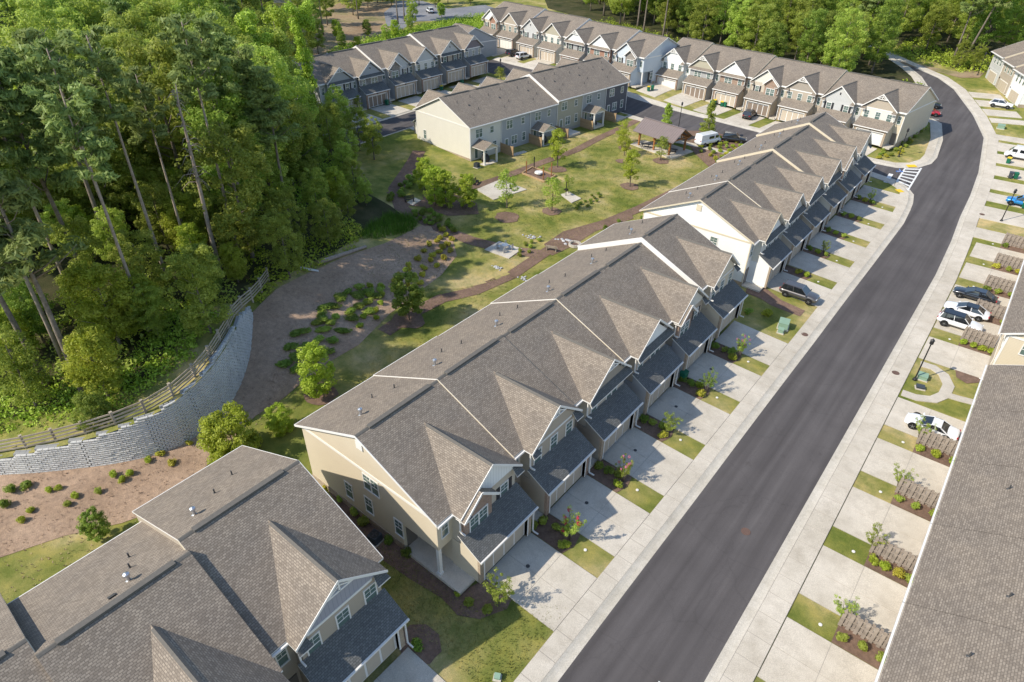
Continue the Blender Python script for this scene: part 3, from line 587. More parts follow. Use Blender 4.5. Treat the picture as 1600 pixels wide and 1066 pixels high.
        for sgn in (-1,1):
            a=(cx,front_y+.02,gz+.05);xe=gx0 if sgn<0 else gx1; c=(xe,front_y+.02,E_+.05)
            vs=[(a[0],front_y-.01,a[2]-.22),(a[0],front_y+.03,a[2]-.22),(a[0],front_y+.03,a[2]),(a[0],front_y-.01,a[2]),(c[0],front_y-.01,c[2]-.22),(c[0],front_y+.03,c[2]-.22),(c[0],front_y+.03,c[2]),(c[0],front_y-.01,c[2])]
            rk.add(vs,[(0,1,2,3),(7,6,5,4),(0,4,5,1),(1,5,6,2),(2,6,7,3),(3,7,4,0)])
        rk.build('gable_trim',M[opt.get('rakek2','trim')],root)
        cp=B(); cp.prism([(cx-.16,front_y,gz-.06),(cx,front_y,gz+.06),(cx,10.0,gz+.06),(cx-.16,10.0,gz-.06)],(0,0,-.03)); cp.prism([(cx,front_y,gz+.06),(cx+.16,front_y,gz-.06),(cx+.16,10.0,gz-.06),(cx,10.0,gz+.06)],(0,0,-.03)); cp.build('ridge_cap',M['ridgecap'],root)
        if opt.get('truss'):
            tr=B(); y=front_y-.06; zb=gz-.95
            tr.box(cx-1.12,cx+1.12,y-.05,y+.05,zb-.06,zb+.06); tr.box(cx-.06,cx+.06,y-.05,y+.05,zb,gz-.1)
            for sg in (-1,1): tr.beam((cx+sg*.85,y,zb),(cx+sg*.08,y,gz-.5),.09,.1); 
            tr.build('gable_truss',Bt,root)
        if opt.get('gvent'):
            v=B(); v.box(cx-.22,cx+.22,gy+.0,gy+.06,7.1,7.75); v.build('gable_vent',Bt,root); v=B(); v.box(cx-.15,cx+.15,gy+.06,gy+.075,7.17,7.68); v.build('vent_louvre',M['shutter'],root)
        # window section main wall beside the bay
        window(.75,3.95,.6,1.35,D)
        st=style; dark=opt.get('pentk','shingle_dark')
        def pent(xa,xb,z=6.15,dep=.62,nm='pent_roof'):
            p=B(); p.prism([(xa,gy+dep,z-.38),(xb,gy+dep,z-.38),(xb-.15,gy+.02,z+.1),(xa+.15,gy+.02,z+.1)][::-1],(0,0,-.1),1,0); p.build(nm,[M[dark],Bt],root)
        if st=='three':
            for x in (2.35,4.5,6.65): window(x,3.95,.85,1.55,gy)
            pent(1.12,2.1);pent(6.9,7.88)
            bb=B(); bb.box(2.1,6.9,gy,gy+.05,5.95,6.15); bb.build('frieze_board',Bt,root)
        elif st=='pent':
            pent(1.12,7.88); window(5.4,3.85,1.7,1.5,gy,'double'); window(2.5,3.85,.85,1.5,gy)
        elif st=='triple':
            pent(1.12,7.88); window(4.0,3.9,1.6,1.5,gy,'double'); window(6.3,3.9,.8,1.5,gy)
        elif st=='shutters':
            pent(1.12,7.88) if opt.get('full') else (pent(1.12,2.0),pent(7.0,7.88))
            for x in (2.7,6.2):
                window(x,3.9,.9,1.5,gy)
                for dx in (-.78,.78):
                    sm=B(); sm.box(x+dx-.2,x+dx+.2,gy,gy+.05,3.85,5.5); sm.build('shutter',M['shutter'],root)
        elif st=='combo':
            # masonry bump with its own small gable on one side, shuttered window on the other
            sb=B(); sb.box(1.5,4.4,gy,gy+.35,2.95,6.0); sb.prism([(1.4,gy+.36,6.0),(2.95,gy+.36,7.35),(4.5,gy+.36,6.0)][::-1],(0,-.36,0)); sb.build('masonry_front',M[opt.get('mason','brick')],root)
            for sg in (-1,1):
                r=B(); xe=2.95+sg*1.85; top=[(2.95,gy+.75,7.6),(xe,gy+.75,6.02),(xe,gy-.1,6.02),(2.95,gy-.1,7.6)]
                r.prism(top if sg<0 else top[::-1],(0,0,-.1),1,0); r.build('gable_roof',[M[SH],Bt],root)
            rt=B()
            for sg in (-1,1): rt.beam((2.95,gy+.77,7.56),(2.95+sg*1.85,gy+.77,5.98),.05,.2)
            rt.build('gable_trim',Bt,root)
            window(2.95,3.8,1.8,1.5,gy+.35,'double'); window(6.2,4.0,.8,1.3,gy)
            for dx in (-.7,.7):
                sm=B(); sm.box(6.2+dx-.19,6.2+dx+.19,gy,gy+.05,3.95,5.4); sm.build('shutter',M['shutter'],root)
            pent(7.0,7.88)
            if opt.get('hood',1): pent(1.3,2.1)
        # garage box
        for xc in (1.4,7.25):
            cheek=B(); cheek.box(xc,xc+.15,D-.02,17.66,-.05,3.0); q_=xc+.15
            cheek.add([(xc,gy,3.0),(xc,17.66,3.0),(xc,gy,4.0),(q_,gy,3.0),(q_,17.66,3.0),(q_,gy,4.0)],[(0,2,1),(3,4,5),(1,2,5,4)])
            cheek.build('garage_side_wall',M[wall if not opt.get('cheek') else opt['cheek']],root)
        gf=B(); gf.box(1.4,1.9,17.66,17.9,-.05,3.0); gf.box(6.9,7.4,17.66,17.9,-.05,3.0); gf.box(1.9,6.9,17.66,17.9,2.35,3.0); gf.build('garage_wall',M[gar],root)
        tr_=B(); tr_.box(1.78,1.9,17.66,17.93,0,2.47); tr_.box(6.9,7.02,17.66,17.93,0,2.47); tr_.box(1.9,6.9,17.66,17.93,2.35,2.47); tr_.build('door_frame',Bt,root)
        d=B(); d.box(1.9,6.9,17.55,17.64,0,2.35); dd=d.build('garage_door',M[opt.get('doorbase','trim')],root)
        for k in range(4):
            p=B(); p.box(2.02+k*1.22,2.02+k*1.22+1.04,17.64,17.67,.1,2.1); p.build('door_panel',M[opt.get('door','door_beige')],dd)
        gr=B(); gr.prism([(1.1,18.2,3.0),(7.7,18.2,3.0),(7.7,gy,4.26),(1.1,gy,4.26)],(0,0,-.1),1,0); gr.build('garage_roof',[M[dark],Bt],root)
        gt=B(); gt.box(1.1,7.7,18.2,18.32,2.86,3.0); gt.build('gutter',M['trim'],root)
        dp=B(); dp.box(7.5,7.6,17.92,18.02,.1,2.9); dp.box(7.5,7.6,18.02,18.3,2.8,2.9); dp.box(7.5,7.6,18.02,18.5,.05,.14); dp.build('downspout',M['trim'],root)
        dp=B(); dp.box(1.28,1.38,gy+.02,gy+.12,4.5,6.1); dp.box(1.28,1.38,gy+.12,gy+.55,4.4,4.52); dp.build('downspout',M['trim'],root)
        g=B(); g.box(x0,1.15,15.66,15.78,E_-.2,E_-.04); g.build('gutter',M['trim'],root)
        lt=B(); lt.box(4.32,4.48,17.9,18.05,2.5,2.8); lt.build('wall_lantern',M['black'],root)
        if porch:
            c=B(); c.box(.02,.3,D-.3,D-.02,0,2.95); c.box(-.03,.35,D-.35,D+.03,0,.25); c.build('porch_column',M['trim'],root)
            dr=B(); dr.box(1.42,1.5,11.5,13.5,0,.01); dr.box(.3,1.3,11.4,11.46,.05,2.25); dr.build('entry_door',M['entry'],root)
            ps=B(); ps.box(-.15,1.5,11.4,17.3,-.25,.04); ps.build('porch_slab',M['slab'],root)
        else:
            dr=B(); dr.box(.3,1.2,D,D+.06,.05,2.2); dr.build('entry_door',M['entry'],root)
            ps=B(); ps.box(.05,1.4,D,17.6,-.3,.02); ps.build('porch_slab',M['slab'],root)
    # side windows on row ends
    for sd,items in opt.get('sidewin',{}).items():
        for (yy_,z_,wd,ht,kd) in items: window(0,z_,wd,ht,yy_,kd,side=sd)
    if 'louver' in opt:
        l_=MB(); xs=-.04 if opt['louver']=='lo' else W+.04; l_.box(xs-.04,xs+.04,7.3,8.0,8.2,9.0); l_.build('gable_vent',M[opt.get('louvk','trim')],root)
    # rear face
    if opt.get('rear'):
        k=opt['rear']; Y0=0
        window(2.3,3.9,1.5,1.45,Y0,'double',rear=True); window(6.0 if k!=2 else 5.6,4.1,.8,1.1,Y0,rear=True)
        window(6.3,.9,.8,1.5,Y0,rear=True); window(3.6,.8,1.4,1.5,Y0,'double',rear=True)
        dr=B(); dr.box(1.0,1.95,-.06,0,.05,2.2); dr.build('patio_door',M['trim'],root); dr=B(); dr.box(1.15,1.8,-.075,-.06,.3,2.05); dr.build('door_glass',M['glass'],root)
        ps=B(); ps.box(.4,3.9,-3.3,-.03,-.5,-.08); ps.build('patio_slab',M['slab'],root)
        ds=B(); ds.box(.02,.12,-.12,-.03,-.2,5.9); ds.build('downspout',M['trim'],root)
        if k==2:   # covered porch
            px0,px1=.6,4.0
            for x in (px0+.15,px1-.15):
                p=B(); p.box(x-.13,x+.13,-3.1,-2.84,-.1,2.45); p.build('porch_column',M['trim'],root)
            bm_=B(); bm_.box(px0,px1,-3.15,-2.8,2.45,2.7); bm_.build('porch_beam',M['trim'],root)
            c_=(px0+px1)/2
            gw=B(); gw.prism([(px0,-3.1,2.68),(c_,-3.1,3.5),(px1,-3.1,2.68)],(0,.15,0)); gw.build('porch_gable',M['trim_tan'],root)
            for sg in (-1,1):
                r=B(); xe=px0-.3 if sg<0 else px1+.3; top=[(c_,-3.4,3.68),(c_,-.02,3.68),(xe,-.02,2.66),(xe,-3.4,2.66)]
                r.prism(top if sg<0 else top[::-1],(0,0,-.1),1,0); r.build('porch_roof',[M['shingle'],Bt],root)
    return root
def row(S,th,W,n,z0,units,rowname,group,count_from=0,scz=1.0,dz=None,mirror=False,reverse_names=False):
    """n townhouses in a terrace; S = rear corner of the first one"""
    out=[]; c,s_=math.cos(R(th)),math.sin(R(th))
    for i in range(n):
        u=dict(units[i]); u['mirror']=mirror; u['group']=group
        ends=[]
        if i==0: ends.append('lo')
        if i==n-1: ends.append('hi')
        u['ends']=u.get('ends',tuple(ends))
        z=z0+(dz[i] if dz else 0); zz=[(dz[j] if dz else 0) for j in range(n)]
        u['up']=(zz[i]-zz[i-1] if i else 0,zz[i]-zz[i+1] if i<n-1 else 0)
        out.append(house((S[0]+c*W*i,S[1]+s_*W*i,z),R(th),W,u,scz))
    return out
def driveway(S,th,W,i,y0,y1,x0=2.15,x1=7.65,mirror=False,split=True,z=.07):
    c,s_=math.cos(R(th)),math.sin(R(th)); xa,xb=(W-x1*W/8,W-x0*W/8) if mirror else (x0*W/8,x1*W/8)
    f=lambda x,y:(S[0]+c*(W*i+x)-s_*y,S[1]+s_*(W*i+x)+c*y)
    poly=[f(xa,y0),f(xb,y0),f(xb,y1),f(xa,y1)]
    if not split: return drape('driveway',poly,M['slab'],z,thick=.12)
    d=drape('driveway',poly,M['joint'],z-.02,thick=.1); g=.014; xm=(xa+xb)/2; ym=(y0+y1)/2
    for a,b in ((xa,xm),(xm,xb)):
        for q,r in ((y0,ym),(ym,y1)):
            P=[f(a+g,q+g),f(b-g,q+g),f(b-g,r-g),f(a+g,r-g)]; mb=MB(); hz=z+rng.uniform(-.003,.004)
            mb.prism([(p[0],p[1],Z(*p)+hz) for p in P],(0,0,-.05)); mb.build('concrete_slab',M['slab'],d)
    return d
U=lambda style,wall,**k:dict(style=style,wall=wall,**k)
SW=[(5.2,1.3,.8,1.6,'single'),(7.6,1.3,.8,1.6,'single'),(8.3,4.1,1.6,1.5,'double'),(11.0,1.3,.8,1.6,'single')]
# row A: long row left of the main street (south end first in picture); units listed from the north end
NA='of the long row'
UA=[U('three','beige',front='beige',garage='brick_tan',label='farthest townhouse '+NA+', beige with three tall windows and the highest roof step'),
    U('combo','grey',front='tan',mason='brick',gable='cream_board',garage='brick_tan',cheek='bluegrey',label='second farthest townhouse '+NA+', cream gable over a brick corner with twin window'),
    U('pent','bluegrey',front='tan',gable='white_board',garage='brick_tan',label='fourth townhouse from the near end '+NA+', white boarded gable'),
    U('pent','taupe',front='sand',gable='taupe_board',truss=1,garage='brick_tan',label='third townhouse from the near end '+NA+', taupe gable with truss'),
    U('three','tan',front='tan',gable='tan',truss=1,garage='brick',label='second townhouse from the near end '+NA+', tan with three windows'),
    U('combo','beige',front='sand',gable='white_board',mason='brick',garage='brick_tan',porch=1,sidewin={'hi':SW},louver='hi',label='nearest end townhouse '+NA+', beige end wall, brick bay, corner porch column')]
SA=(-37.35,67.6); row(SA,-90,8,6,.9,UA,'A','townhouses of the long row left of the street',mirror=True,dz=[.6,0,.1,0,.1,0])
for i in range(6): driveway(SA,-90,8,i,17.5,24.03,mirror=True)
# row W with the white end wall
NW='of the white ended row'
UW=[U('three','lightgrey',front='cream',garage='brick',label='farthest townhouse '+NW+', beside the crosswalk'),
    U('combo','tan',front='sand',mason='brick',gable='cream_board',label='fifth townhouse from the white end wall, small brick bay under its gable'),
    U('pent','cream',front='cream',gable='tan_board',label='fourth townhouse from the white end wall, tan boarded gable'),
    U('triple','sand',front='tan',gable='grey_board',mason='brick',label='third townhouse from the white end wall, grey boarded gable over a dark skirt roof'),
    U('triple','sand',front='cream',gable='lightgrey_board',label='second townhouse from the white end wall, cream front under light grey gable'),
    U('triple','white',front='cream',gable='white_board',garage='brick_tan',cheek='white',trimk='trim_tan',rakek='trim_tan',rakek2='trim_tan',sidewin={'hi':[(10.4,4.0,.9,1.3,'single')]},louver='hi',louvk='trim_tan',label='end townhouse with the white end wall and tan trim, grey car in its driveway')]
SWr=(-37.7,123.4); row(SWr,-90,8,6,.9,UW,'W','townhouses of the row with the white end wall',mirror=True,dz=[.8,.45,.45,.1,.1,0])
for i in range(6): driveway(SWr,-90,8,i,17.5,24.4,mirror=True)
# row F lower left
NF='of the lower left row'
UF=[U('three','tan',front='tan',gable='lilac_board',truss=1,garage='brick_tan',label='northmost townhouse '+NF+', lilac grey gable with white truss',vents=[(6.2,6.0,'flue'),(4.3,4.6,'p'),(2.6,3.2,'p')]),
    U('combo','beige',front='tan',mason='stone',label='second townhouse '+NF+', roof stepping forward towards the street',vents=[(3.0,6.0,'flue'),(1.6,4.9,'p'),(.9,3.7,'p'),(5.0,6.7,'b')],yo=1.2),
    U('pent','tan',label='third townhouse '+NF+', only its rear roof slope in view'),U('three','beige',label='fourth townhouse '+NF+', at the corner of the picture')]
UF[0]['vents']=[(1.8,5.9,'flue'),(3.7,4.7,'p'),(5.5,3.6,'p')]; UF[1]['vents']=[(5.0,6.4,'flue'),(3.9,6.9,'b'),(5.5,5.0,'p'),(5.9,3.6,'p')]
SF=(-37.95,14.75); row(SF,-90,8,4,1.35,UF,'F','townhouses of the lower left row',mirror=True,dz=[0,-.1,.1,0])
for i in range(2): driveway(SF,-90,8,i,17.8,24.6,mirror=True)
# row B backing on the park (rear faces us)
NB_='of the park row'
cB=['lightgrey','bluegrey','grey','olive','grey','darkgrey']; desc=['light blue grey rear and cream end wall','blue grey rear with wooden screen','mid grey rear with covered porch beside the fence','greenish grey rear with white patio','grey rear with covered porch near the far end','dark charcoal rear at the far end']
UB=[U(['three','pent','combo','three','shutters','three'][i],c,rear=[2,1,2,1,2,1][i],garage='brick_tan',label=desc[i]+', '+ORD[i+1]+' townhouse '+NB_,vents=[(2.2,5.6,'p'),(3.0,2.0,'p'),(5.2,3.1,'p'),(6.0,6.2,'p'),(4.1,4.4,'b')]) for i,c in enumerate(cB)]
UB[0].update(wall='cream',sidewin={'lo':[(12.8,1.2,.7,1.6,'single'),]})
row((-77.95,84.5),84.3,7.75,6,2.05,UB,'B','townhouses backing onto the park',dz=[0,0,0,.5,.5,.5])
for i in range(6): driveway((-77.95,84.5),84.3,7.75,i,17.6,20.6,split=False)
# row C facing right behind row B
NC='of the back row'
UC=[U('three','grey',front='grey',gable='bluegrey',truss=1,garage='brick',label='farthest townhouse '+NC+', grey with plum gable and three windows'),
    U('shutters','grey',front='tan',gable='lightgrey_board',full=1,garage='brick_tan',gvent=1,label='fifth townhouse from the left '+NC+', shutters under pale gable'),
    U('three','sand',front='cream',gable='lightgrey_board',garage='brick',label='fourth townhouse from the left '+NC+', cream with three windows and green bins'),
    U('combo','bluegrey',front='lightgrey',mason='stone',gable='lightgrey_board',garage='brick_tan',label='third townhouse from the left '+NC+', pale boarded gable with small stone bay'),
    U('pent','bluegrey',front='stone',gable='bluegrey_board',gvent=1,garage='brick',label='second townhouse from the left '+NC+', stone front under blue grey gable',door='door_dark'),
    U('shutters','lightgrey',front='lightgrey',gable='grey_board',full=1,truss=1,garage='brick_tan',sidewin={'hi':[(4,1.2,.8,1.5,'single')]},label='leftmost townhouse '+NC+', shuttered windows under a grey gable with white truss')]
UC[0]['gable']='plum'
row((-130.4,129.6),-90.3,8.1,6,3.9,UC,'C','townhouses of the back row at upper left',mirror=True,dz=[.9,.9,.45,.45,0,0])
for i in range(6): driveway((-130.4,129.6),-90.3,8.1,i,17.5,24.4,mirror=True,split=False)
# row D: far row at the top centre, row E: along the side road
ND='of the far row'
UD=[U('combo','paleblue',front='paleblue',mason='stone',gable='paleblue',garage='brick_tan',porch=1,rear=0,sidewin={'lo':[(5.5,4.2,1.5,1.4,'double'),(9.3,1.1,.8,1.4,'single'),(12,1.1,.8,1.4,'single'),(4.0,1.1,.8,1.4,'single')]},label='right end townhouse '+ND+', pale blue with blue grey end wall'),
    U('pent','grey',front='brick_red',gable='white_board',garage='brick_red',label='sixth townhouse '+ND+', red brick upper floor under white gable'),
    U('shutters','bluegrey',front='grey',gable='white_board',truss=1,full=1,garage='brick_red',label='fifth townhouse '+ND+', dark shutters and white gable with truss'),
    U('three','cream',front='cream',gable='olive',garage='brick_tan',label='fourth townhouse '+ND+', olive gable over cream front'),
    U('shutters','lightgrey',front='lightgrey',gable='lightgrey',gvent=1,garage='brick_tan',label='third townhouse '+ND+', pale grey with shutters and two parked cars in front'),
    U('three','tan',front='tan',garage='brick',door='door_white',label='second townhouse '+ND+', plain tan with three windows'),
    U('combo','sand',front='sand',mason='brick_red',gable='white_board',garage='brick_tan',door='door_white',label='left end townhouse '+ND+', sand with small red brick gable')]
[u.update(pentk='shingle') for u in UD]
thD=169.6; xD=(math.cos(R(thD)),math.sin(R(thD))); yD=(-math.sin(R(thD)),math.cos(R(thD)))
SD=(-77.9+2.4-7.75*yD[0],151.2-.43-7.75*yD[1]); row(SD,thD,8.45,7,4.9,UD,'D','townhouses of the far row at top centre',dz=[0,.45,.45,.9,.9,1.35,1.35])
for i in range(7): driveway(SD,thD,8.45,i,17.5,24.0,split=False)
NE='of the side road row'
UE=[U('three','beige',front='cream',gable='tan',truss=1,garage='brick_tan',door='door_white',porch=0,sidewin={'lo':[]},label='right end townhouse '+NE+', cream front and long end wall'),
    U('shutters','lightgrey',front='lightgrey',gable='lightgrey_board',gvent=1,garage='brick_tan',label='sixth townhouse from the left '+NE+', light grey with dark shutters'),
    U('three','tan',front='tan',gable='taupe',truss=1,garage='brick_tan',label='fifth townhouse from the left '+NE+', tan with three windows'),
    U('combo','sand',front='sand',mason='brick',gable='cream_board',garage='brick_tan',door='door_dark',label='fourth townhouse from the left '+NE+', sand with brick gabled bay'),
    U('pent','tan',front='brick',gable='white_board',garage='brick',label='third townhouse from the left '+NE+', brown brick under a white gable'),
    U('pent','grey',front='grey',gable='olive',truss=1,garage='brick_tan',door='door_dark',label='second townhouse from the left '+NE+', grey front with dark truss gable'),
    U('three','white',front='white',gable='white_board',truss=1,garage='brick',door='door_white',label='left end townhouse '+NE+', white front with brown brick garage')]
[u.update(pentk='shingle') for u in UE]
thE=171.6; yE=(-math.sin(R(thE)),math.cos(R(thE)))
SE=(-19.4-7.75*yE[0],150.2-7.75*yE[1]); row(SE,thE,8.0,7,2.9,UE,'E','townhouses along the side road',dz=[0,0,.35,.35,.7,.7,1.05])
for i in range(7): driveway(SE,thE,8.0,i,17.5,24.8+.0*i,split=False)
# right-hand rows: plain street fronts
def grow(S,n,z0,col,nm,grp,dz=None,th=90,W=8):
    us=[U('plain',col[i%len(col)],garage=col[i%len(col)],vents=[(2.5,11.5,'p'),(5.6,10.2,'p')] if i%2==0 else [(5.2,12.6,'p')],label='%s townhouse from the near end of the %s'%(ORD[i+1],nm)) for i in range(n)]
    us[0]['sidewin']={'lo':[(13.3,4.4,.8,1.2,'single')]}
    return row(S,th,W,n,z0,us,'G',grp,dz=dz)
grow((20.4,18.3),6,.1,['cream','beige'],'right foreground row with the big plain roof','townhouses right of the street in the foreground')
grow((20.5,73.9),5,.12,['beige','lightgrey'],'right edge row behind the picket screens','townhouses at the right edge')
grow((20.4,128.3),5,1.0,['lightgrey','paleblue'],'right edge row behind the white van','townhouses right of the street behind the van',dz=[0,.5,1.0,1.5,2.0],W=6.9)
thG=113.5; grow((8.4,187.0+.6),3,5.2,['white','tan','lightgrey'],'far right row by the wood','townhouses at the far right by the wood',th=thG,dz=[0,.35,.7])
for i in range(6): driveway((20.4,18.3),90,8,i,15.33,21.55,x0=1.6,x1=7.1 if i<5 else 7.0)
for i in range(5): driveway((20.5,73.9),90,8,i,15.33,21.6,x0=.45,x1=5.9)

us=[U('plain','bluegrey',garage='brick_tan',label='dark roofed townhouse between the back row and the far row')]
row((-133.5,131.5),-10.4,8,1,3.2,us,'H','dark roofed house between the rows')

# ---------------- vegetation ----------------
def leafmesh(name,blobs,per,size,mat,flat=1.0,droop=0,aspect=1.0,seed=0,fill=.35):
    """many small leaf faces spread through the volume of a set of clumps; blobs: (x,y,z,r,rz)"""
    r=np.random.default_rng(seed); B=np.array(blobs,float); n=len(B)*per; idx=np.repeat(np.arange(len(B)),per)
    d=r.normal(size=(n,3)); d/=np.linalg.norm(d,axis=1)[:,None]; rad=fill+(1.08-fill)*r.random(n)**.5
    c=B[idx,:3]+d*rad[:,None]*np.c_[B[idx,3],B[idx,3],B[idx,4]]
    nrm=d*np.array([1,1,flat])+r.normal(size=(n,3))*.55+np.array([0,0,.25]); nrm/=np.linalg.norm(nrm,axis=1)[:,None]
    a=r.normal(size=(n,3)); u=np.cross(nrm,a); u/=np.linalg.norm(u,axis=1)[:,None]; v=np.cross(nrm,u)
    sz=(size*(.6+.8*r.random(n)))[:,None]
    vs=np.stack([c-u*sz*aspect,c-v*sz*.55+nrm*sz*.12,c+u*sz*aspect,c+v*sz*.55+nrm*sz*.12],1).reshape(-1,3)
    me=bpy.data.meshes.new(name); me.vertices.add(len(vs)); me.vertices.foreach_set('co',vs.ravel()); me.loops.add(n*4); me.loops.foreach_set('vertex_index',np.arange(n*4)); me.polygons.add(n); me.polygons.foreach_set('loop_start',np.arange(0,n*4,4)); me.polygons.foreach_set('loop_total',np.full(n,4))
    at=me.attributes.new('rnd','FLOAT','POINT'); br=r.random(len(B)); val=np.clip(.55*br[idx]+.45*r.random(n),0,1); at.data.foreach_set('value',np.repeat(val,4)); me.materials.append(mat); me.update(); return me
def crown_blobs(r,n,rx,z0,z1,br=(1.0,1.9),shape='egg'):
    o=[]
    for i in range(n):
        t=r.random(); z=z0+(z1-z0)*t
        w=(math.sin(math.pi*(t*.70+.17))**.62 if shape=='egg' else (1-t)**.75*.95+.08)
        a=r.uniform(0,6.283); q=rx*w*(r.random()**.45); s_=r.uniform(*br)*(.7+.3*w)
        o.append((q*math.cos(a),q*math.sin(a),z,s_,s_*r.uniform(.6,.85)))
    return o
def trunk_mesh(name,h,r0,r1,limbs,seed,mat,lean=.4,start=.35,spread=2.5,n=9):
    r=random.Random(seed); m=MB(); k=7; pts=[(math.sin(i*1.3+seed)*.12*i/k*lean+lean*i/k*.6,math.cos(i*1.7+seed)*.12*i/k*lean,h*i/k-.4*(i==0)) for i in range(k+1)]
    m.tube(pts,[r0*(1.35 if i==0 else 1)*(1-i/k)+r1*i/k for i in range(k+1)],n)
    for j in range(limbs):
        t=start+(1-start)*(j+.5)/limbs; z=h*t; i=min(int(t*k),k-1); f=t*k-i; p=[pts[i][q]*(1-f)+pts[i+1][q]*f for q in range(3)]
        a=r.uniform(0,6.28); L=spread*(1.15-t*.7)*r.uniform(.7,1.2); rr=(r0*(1-t)+r1*t)*.5
        m.tube([p,(p[0]+math.cos(a)*L*.5,p[1]+math.sin(a)*L*.5,p[2]+L*.25),(p[0]+math.cos(a)*L,p[1]+math.sin(a)*L,p[2]+L*.65)],[rr,rr*.65,rr*.25],5)
    return m.mesh(name,mat,uv=False,smooth=True)
pr=random.Random(11)
BROAD=[]
for i in range(7):
    h=[19,22,17,20,23,15,18][i]; r=random.Random(30+i); rx=[4.6,5.1,4.3,5.4,4.5,4.3,5.7][i]
    bl=crown_blobs(r,int(112+6*i%17),rx,h*.2,h*.98,(.65,1.55)); mt=[M['leaf'],M['leaf'],M['leafdark'],M['leaf'],M['leafdark'],M['leafbright'],M['leaf']][i]
    BROAD.append((trunk_mesh('trunk',h*.85,.3,.06,9,i,M['bark'],spread=4),leafmesh('crown',bl,125,.2,mt,seed=i),h))
PINE=[]
for i in range(4):
    h=[27,25,29,24][i]; r=random.Random(60+i); bl=[]
    for k in range(56):
        t=k/56; z=h*(.52+.47*t); a=r.uniform(0,6.28); q=r.uniform(.45,1)*(1-t*.72)*4.3; s_=r.uniform(.5,1.05)
        bl.append((q*math.cos(a),q*math.sin(a),z+.1*q,s_*1.15,s_*.6)); bl.append((q*.55*math.cos(a),q*.55*math.sin(a),z,s_*.9,s_*.38))
    PINE.append((trunk_mesh('trunk',h*.98,.3,.05,24,20+i,M['bark'],lean=.8,start=.5,spread=4.2),leafmesh('crown',bl,100,.17,M['needle'],aspect=2.0,seed=90+i,fill=.1),h))
def tree(proto,x,y,zf,label,cat,group,name,s_=1,rz=None,szs=None,cr=None):
    rz=pr.uniform(0,6.28) if rz is None else rz
    r=empty(name,(x,y,zf(x,y)-.1),rz); r.scale=(s_,s_,s_*(szs or 1)); tag(r,label,cat,group)
    link('trunk',proto[0],r); 
    if proto[1]: link('crown',cr or proto[1],r)
    return r
def vis(x,y,z,mx=140,my=120):
    v=cam.matrix_world.inverted()@Vector((x,y,z)); 
    if v.z>-1: return False
    u=800+1009.1*v.x/-v.z; w_=533-1009.1*v.y/-v.z; return -mx<u<1600+mx and -my<w_<1066+my
def scatter(poly,d,n,test=None,rr=None):
    rr=rr or pr; x0,x1=min(p[0] for p in poly),max(p[0] for p in poly);y0,y1=min(p[1] for p in poly),max(p[1] for p in poly); o=[]
    for _ in range(n):
        x,y=rr.uniform(x0,x1),rr.uniform(y0,y1)
        if inpoly(x,y,poly) and all((x-a)**2+(y-b)**2>d*d for a,b in o) and (test is None or test(x,y)): o.append((x,y))
    return o
PX=[p for p in FOREST]
bpy.context.view_layer.update()
WOODL=[(x-5.5,y+2.5) for x,y,b,t in WALL]+[(-67,35),(-76,44),(-86,54),(-95,62),(-106,70),(-118,73),(-140,84),(-160,100),(-185,112),(-215,125),(-250,170),(-300,150),(-300,-20),(-85,-30)]
pts=scatter(WOODL,5.6,5000,lambda x,y:vis(x,y,14,60,60) or vis(x,y,6,200,100))
heroes=[(-71.57,18.01)+('pine_tree','tall pine with long bare trunk, second from the left edge of the wood'),(-59.03,11.02)+('pine_tree','tall bare pine trunk ending behind the rail fence left of the lime green tree'),(-63.20,9.45)+('pine_tree','leaning pine trunk left of the one behind the fence'),(-78.02,23.08)+('pine_tree','large pine with the broad spreading crown at the left of the wood')]
for x,y,nm,lb in heroes: tree(PINE[rng.randrange(4)],x,y,ZC,lb,'pine tree',None,nm,1.0)
SLIM=(trunk_mesh('trunk',24,.2,.05,10,91,M['deadbark'],lean=.5,start=.72,spread=2.2),leafmesh('crown',[(b_[0]*.6,b_[1]*.6,17+(i_%14)*.55,b_[3]*.7,b_[4]*.5) for i_,b_ in enumerate(crown_blobs(random.Random(92),42,3.6,0,6,(.6,1.1)))],90,.17,M['needle'],aspect=2.0,seed=93,fill=.1),24)
for q,p in enumerate(((-67.96,8.72),(-70.24,8.37),(-65.66,11.90),(-68.12,20.82),(-69.48,24.87),(-71.11,28.61),(-71.11,11.95),(-74.98,38.58),(-61.47,18.86),(-72.03,16.21),(-70.66,34.22),(-75.47,10.66))):
    tree(SLIM,p[0],p[1],ZC,'slim pine with pale bare trunk rising out of the left wood','pine tree','slim pale trunked pines of the left wood','pine_tree',rng.uniform(.85,1.1))
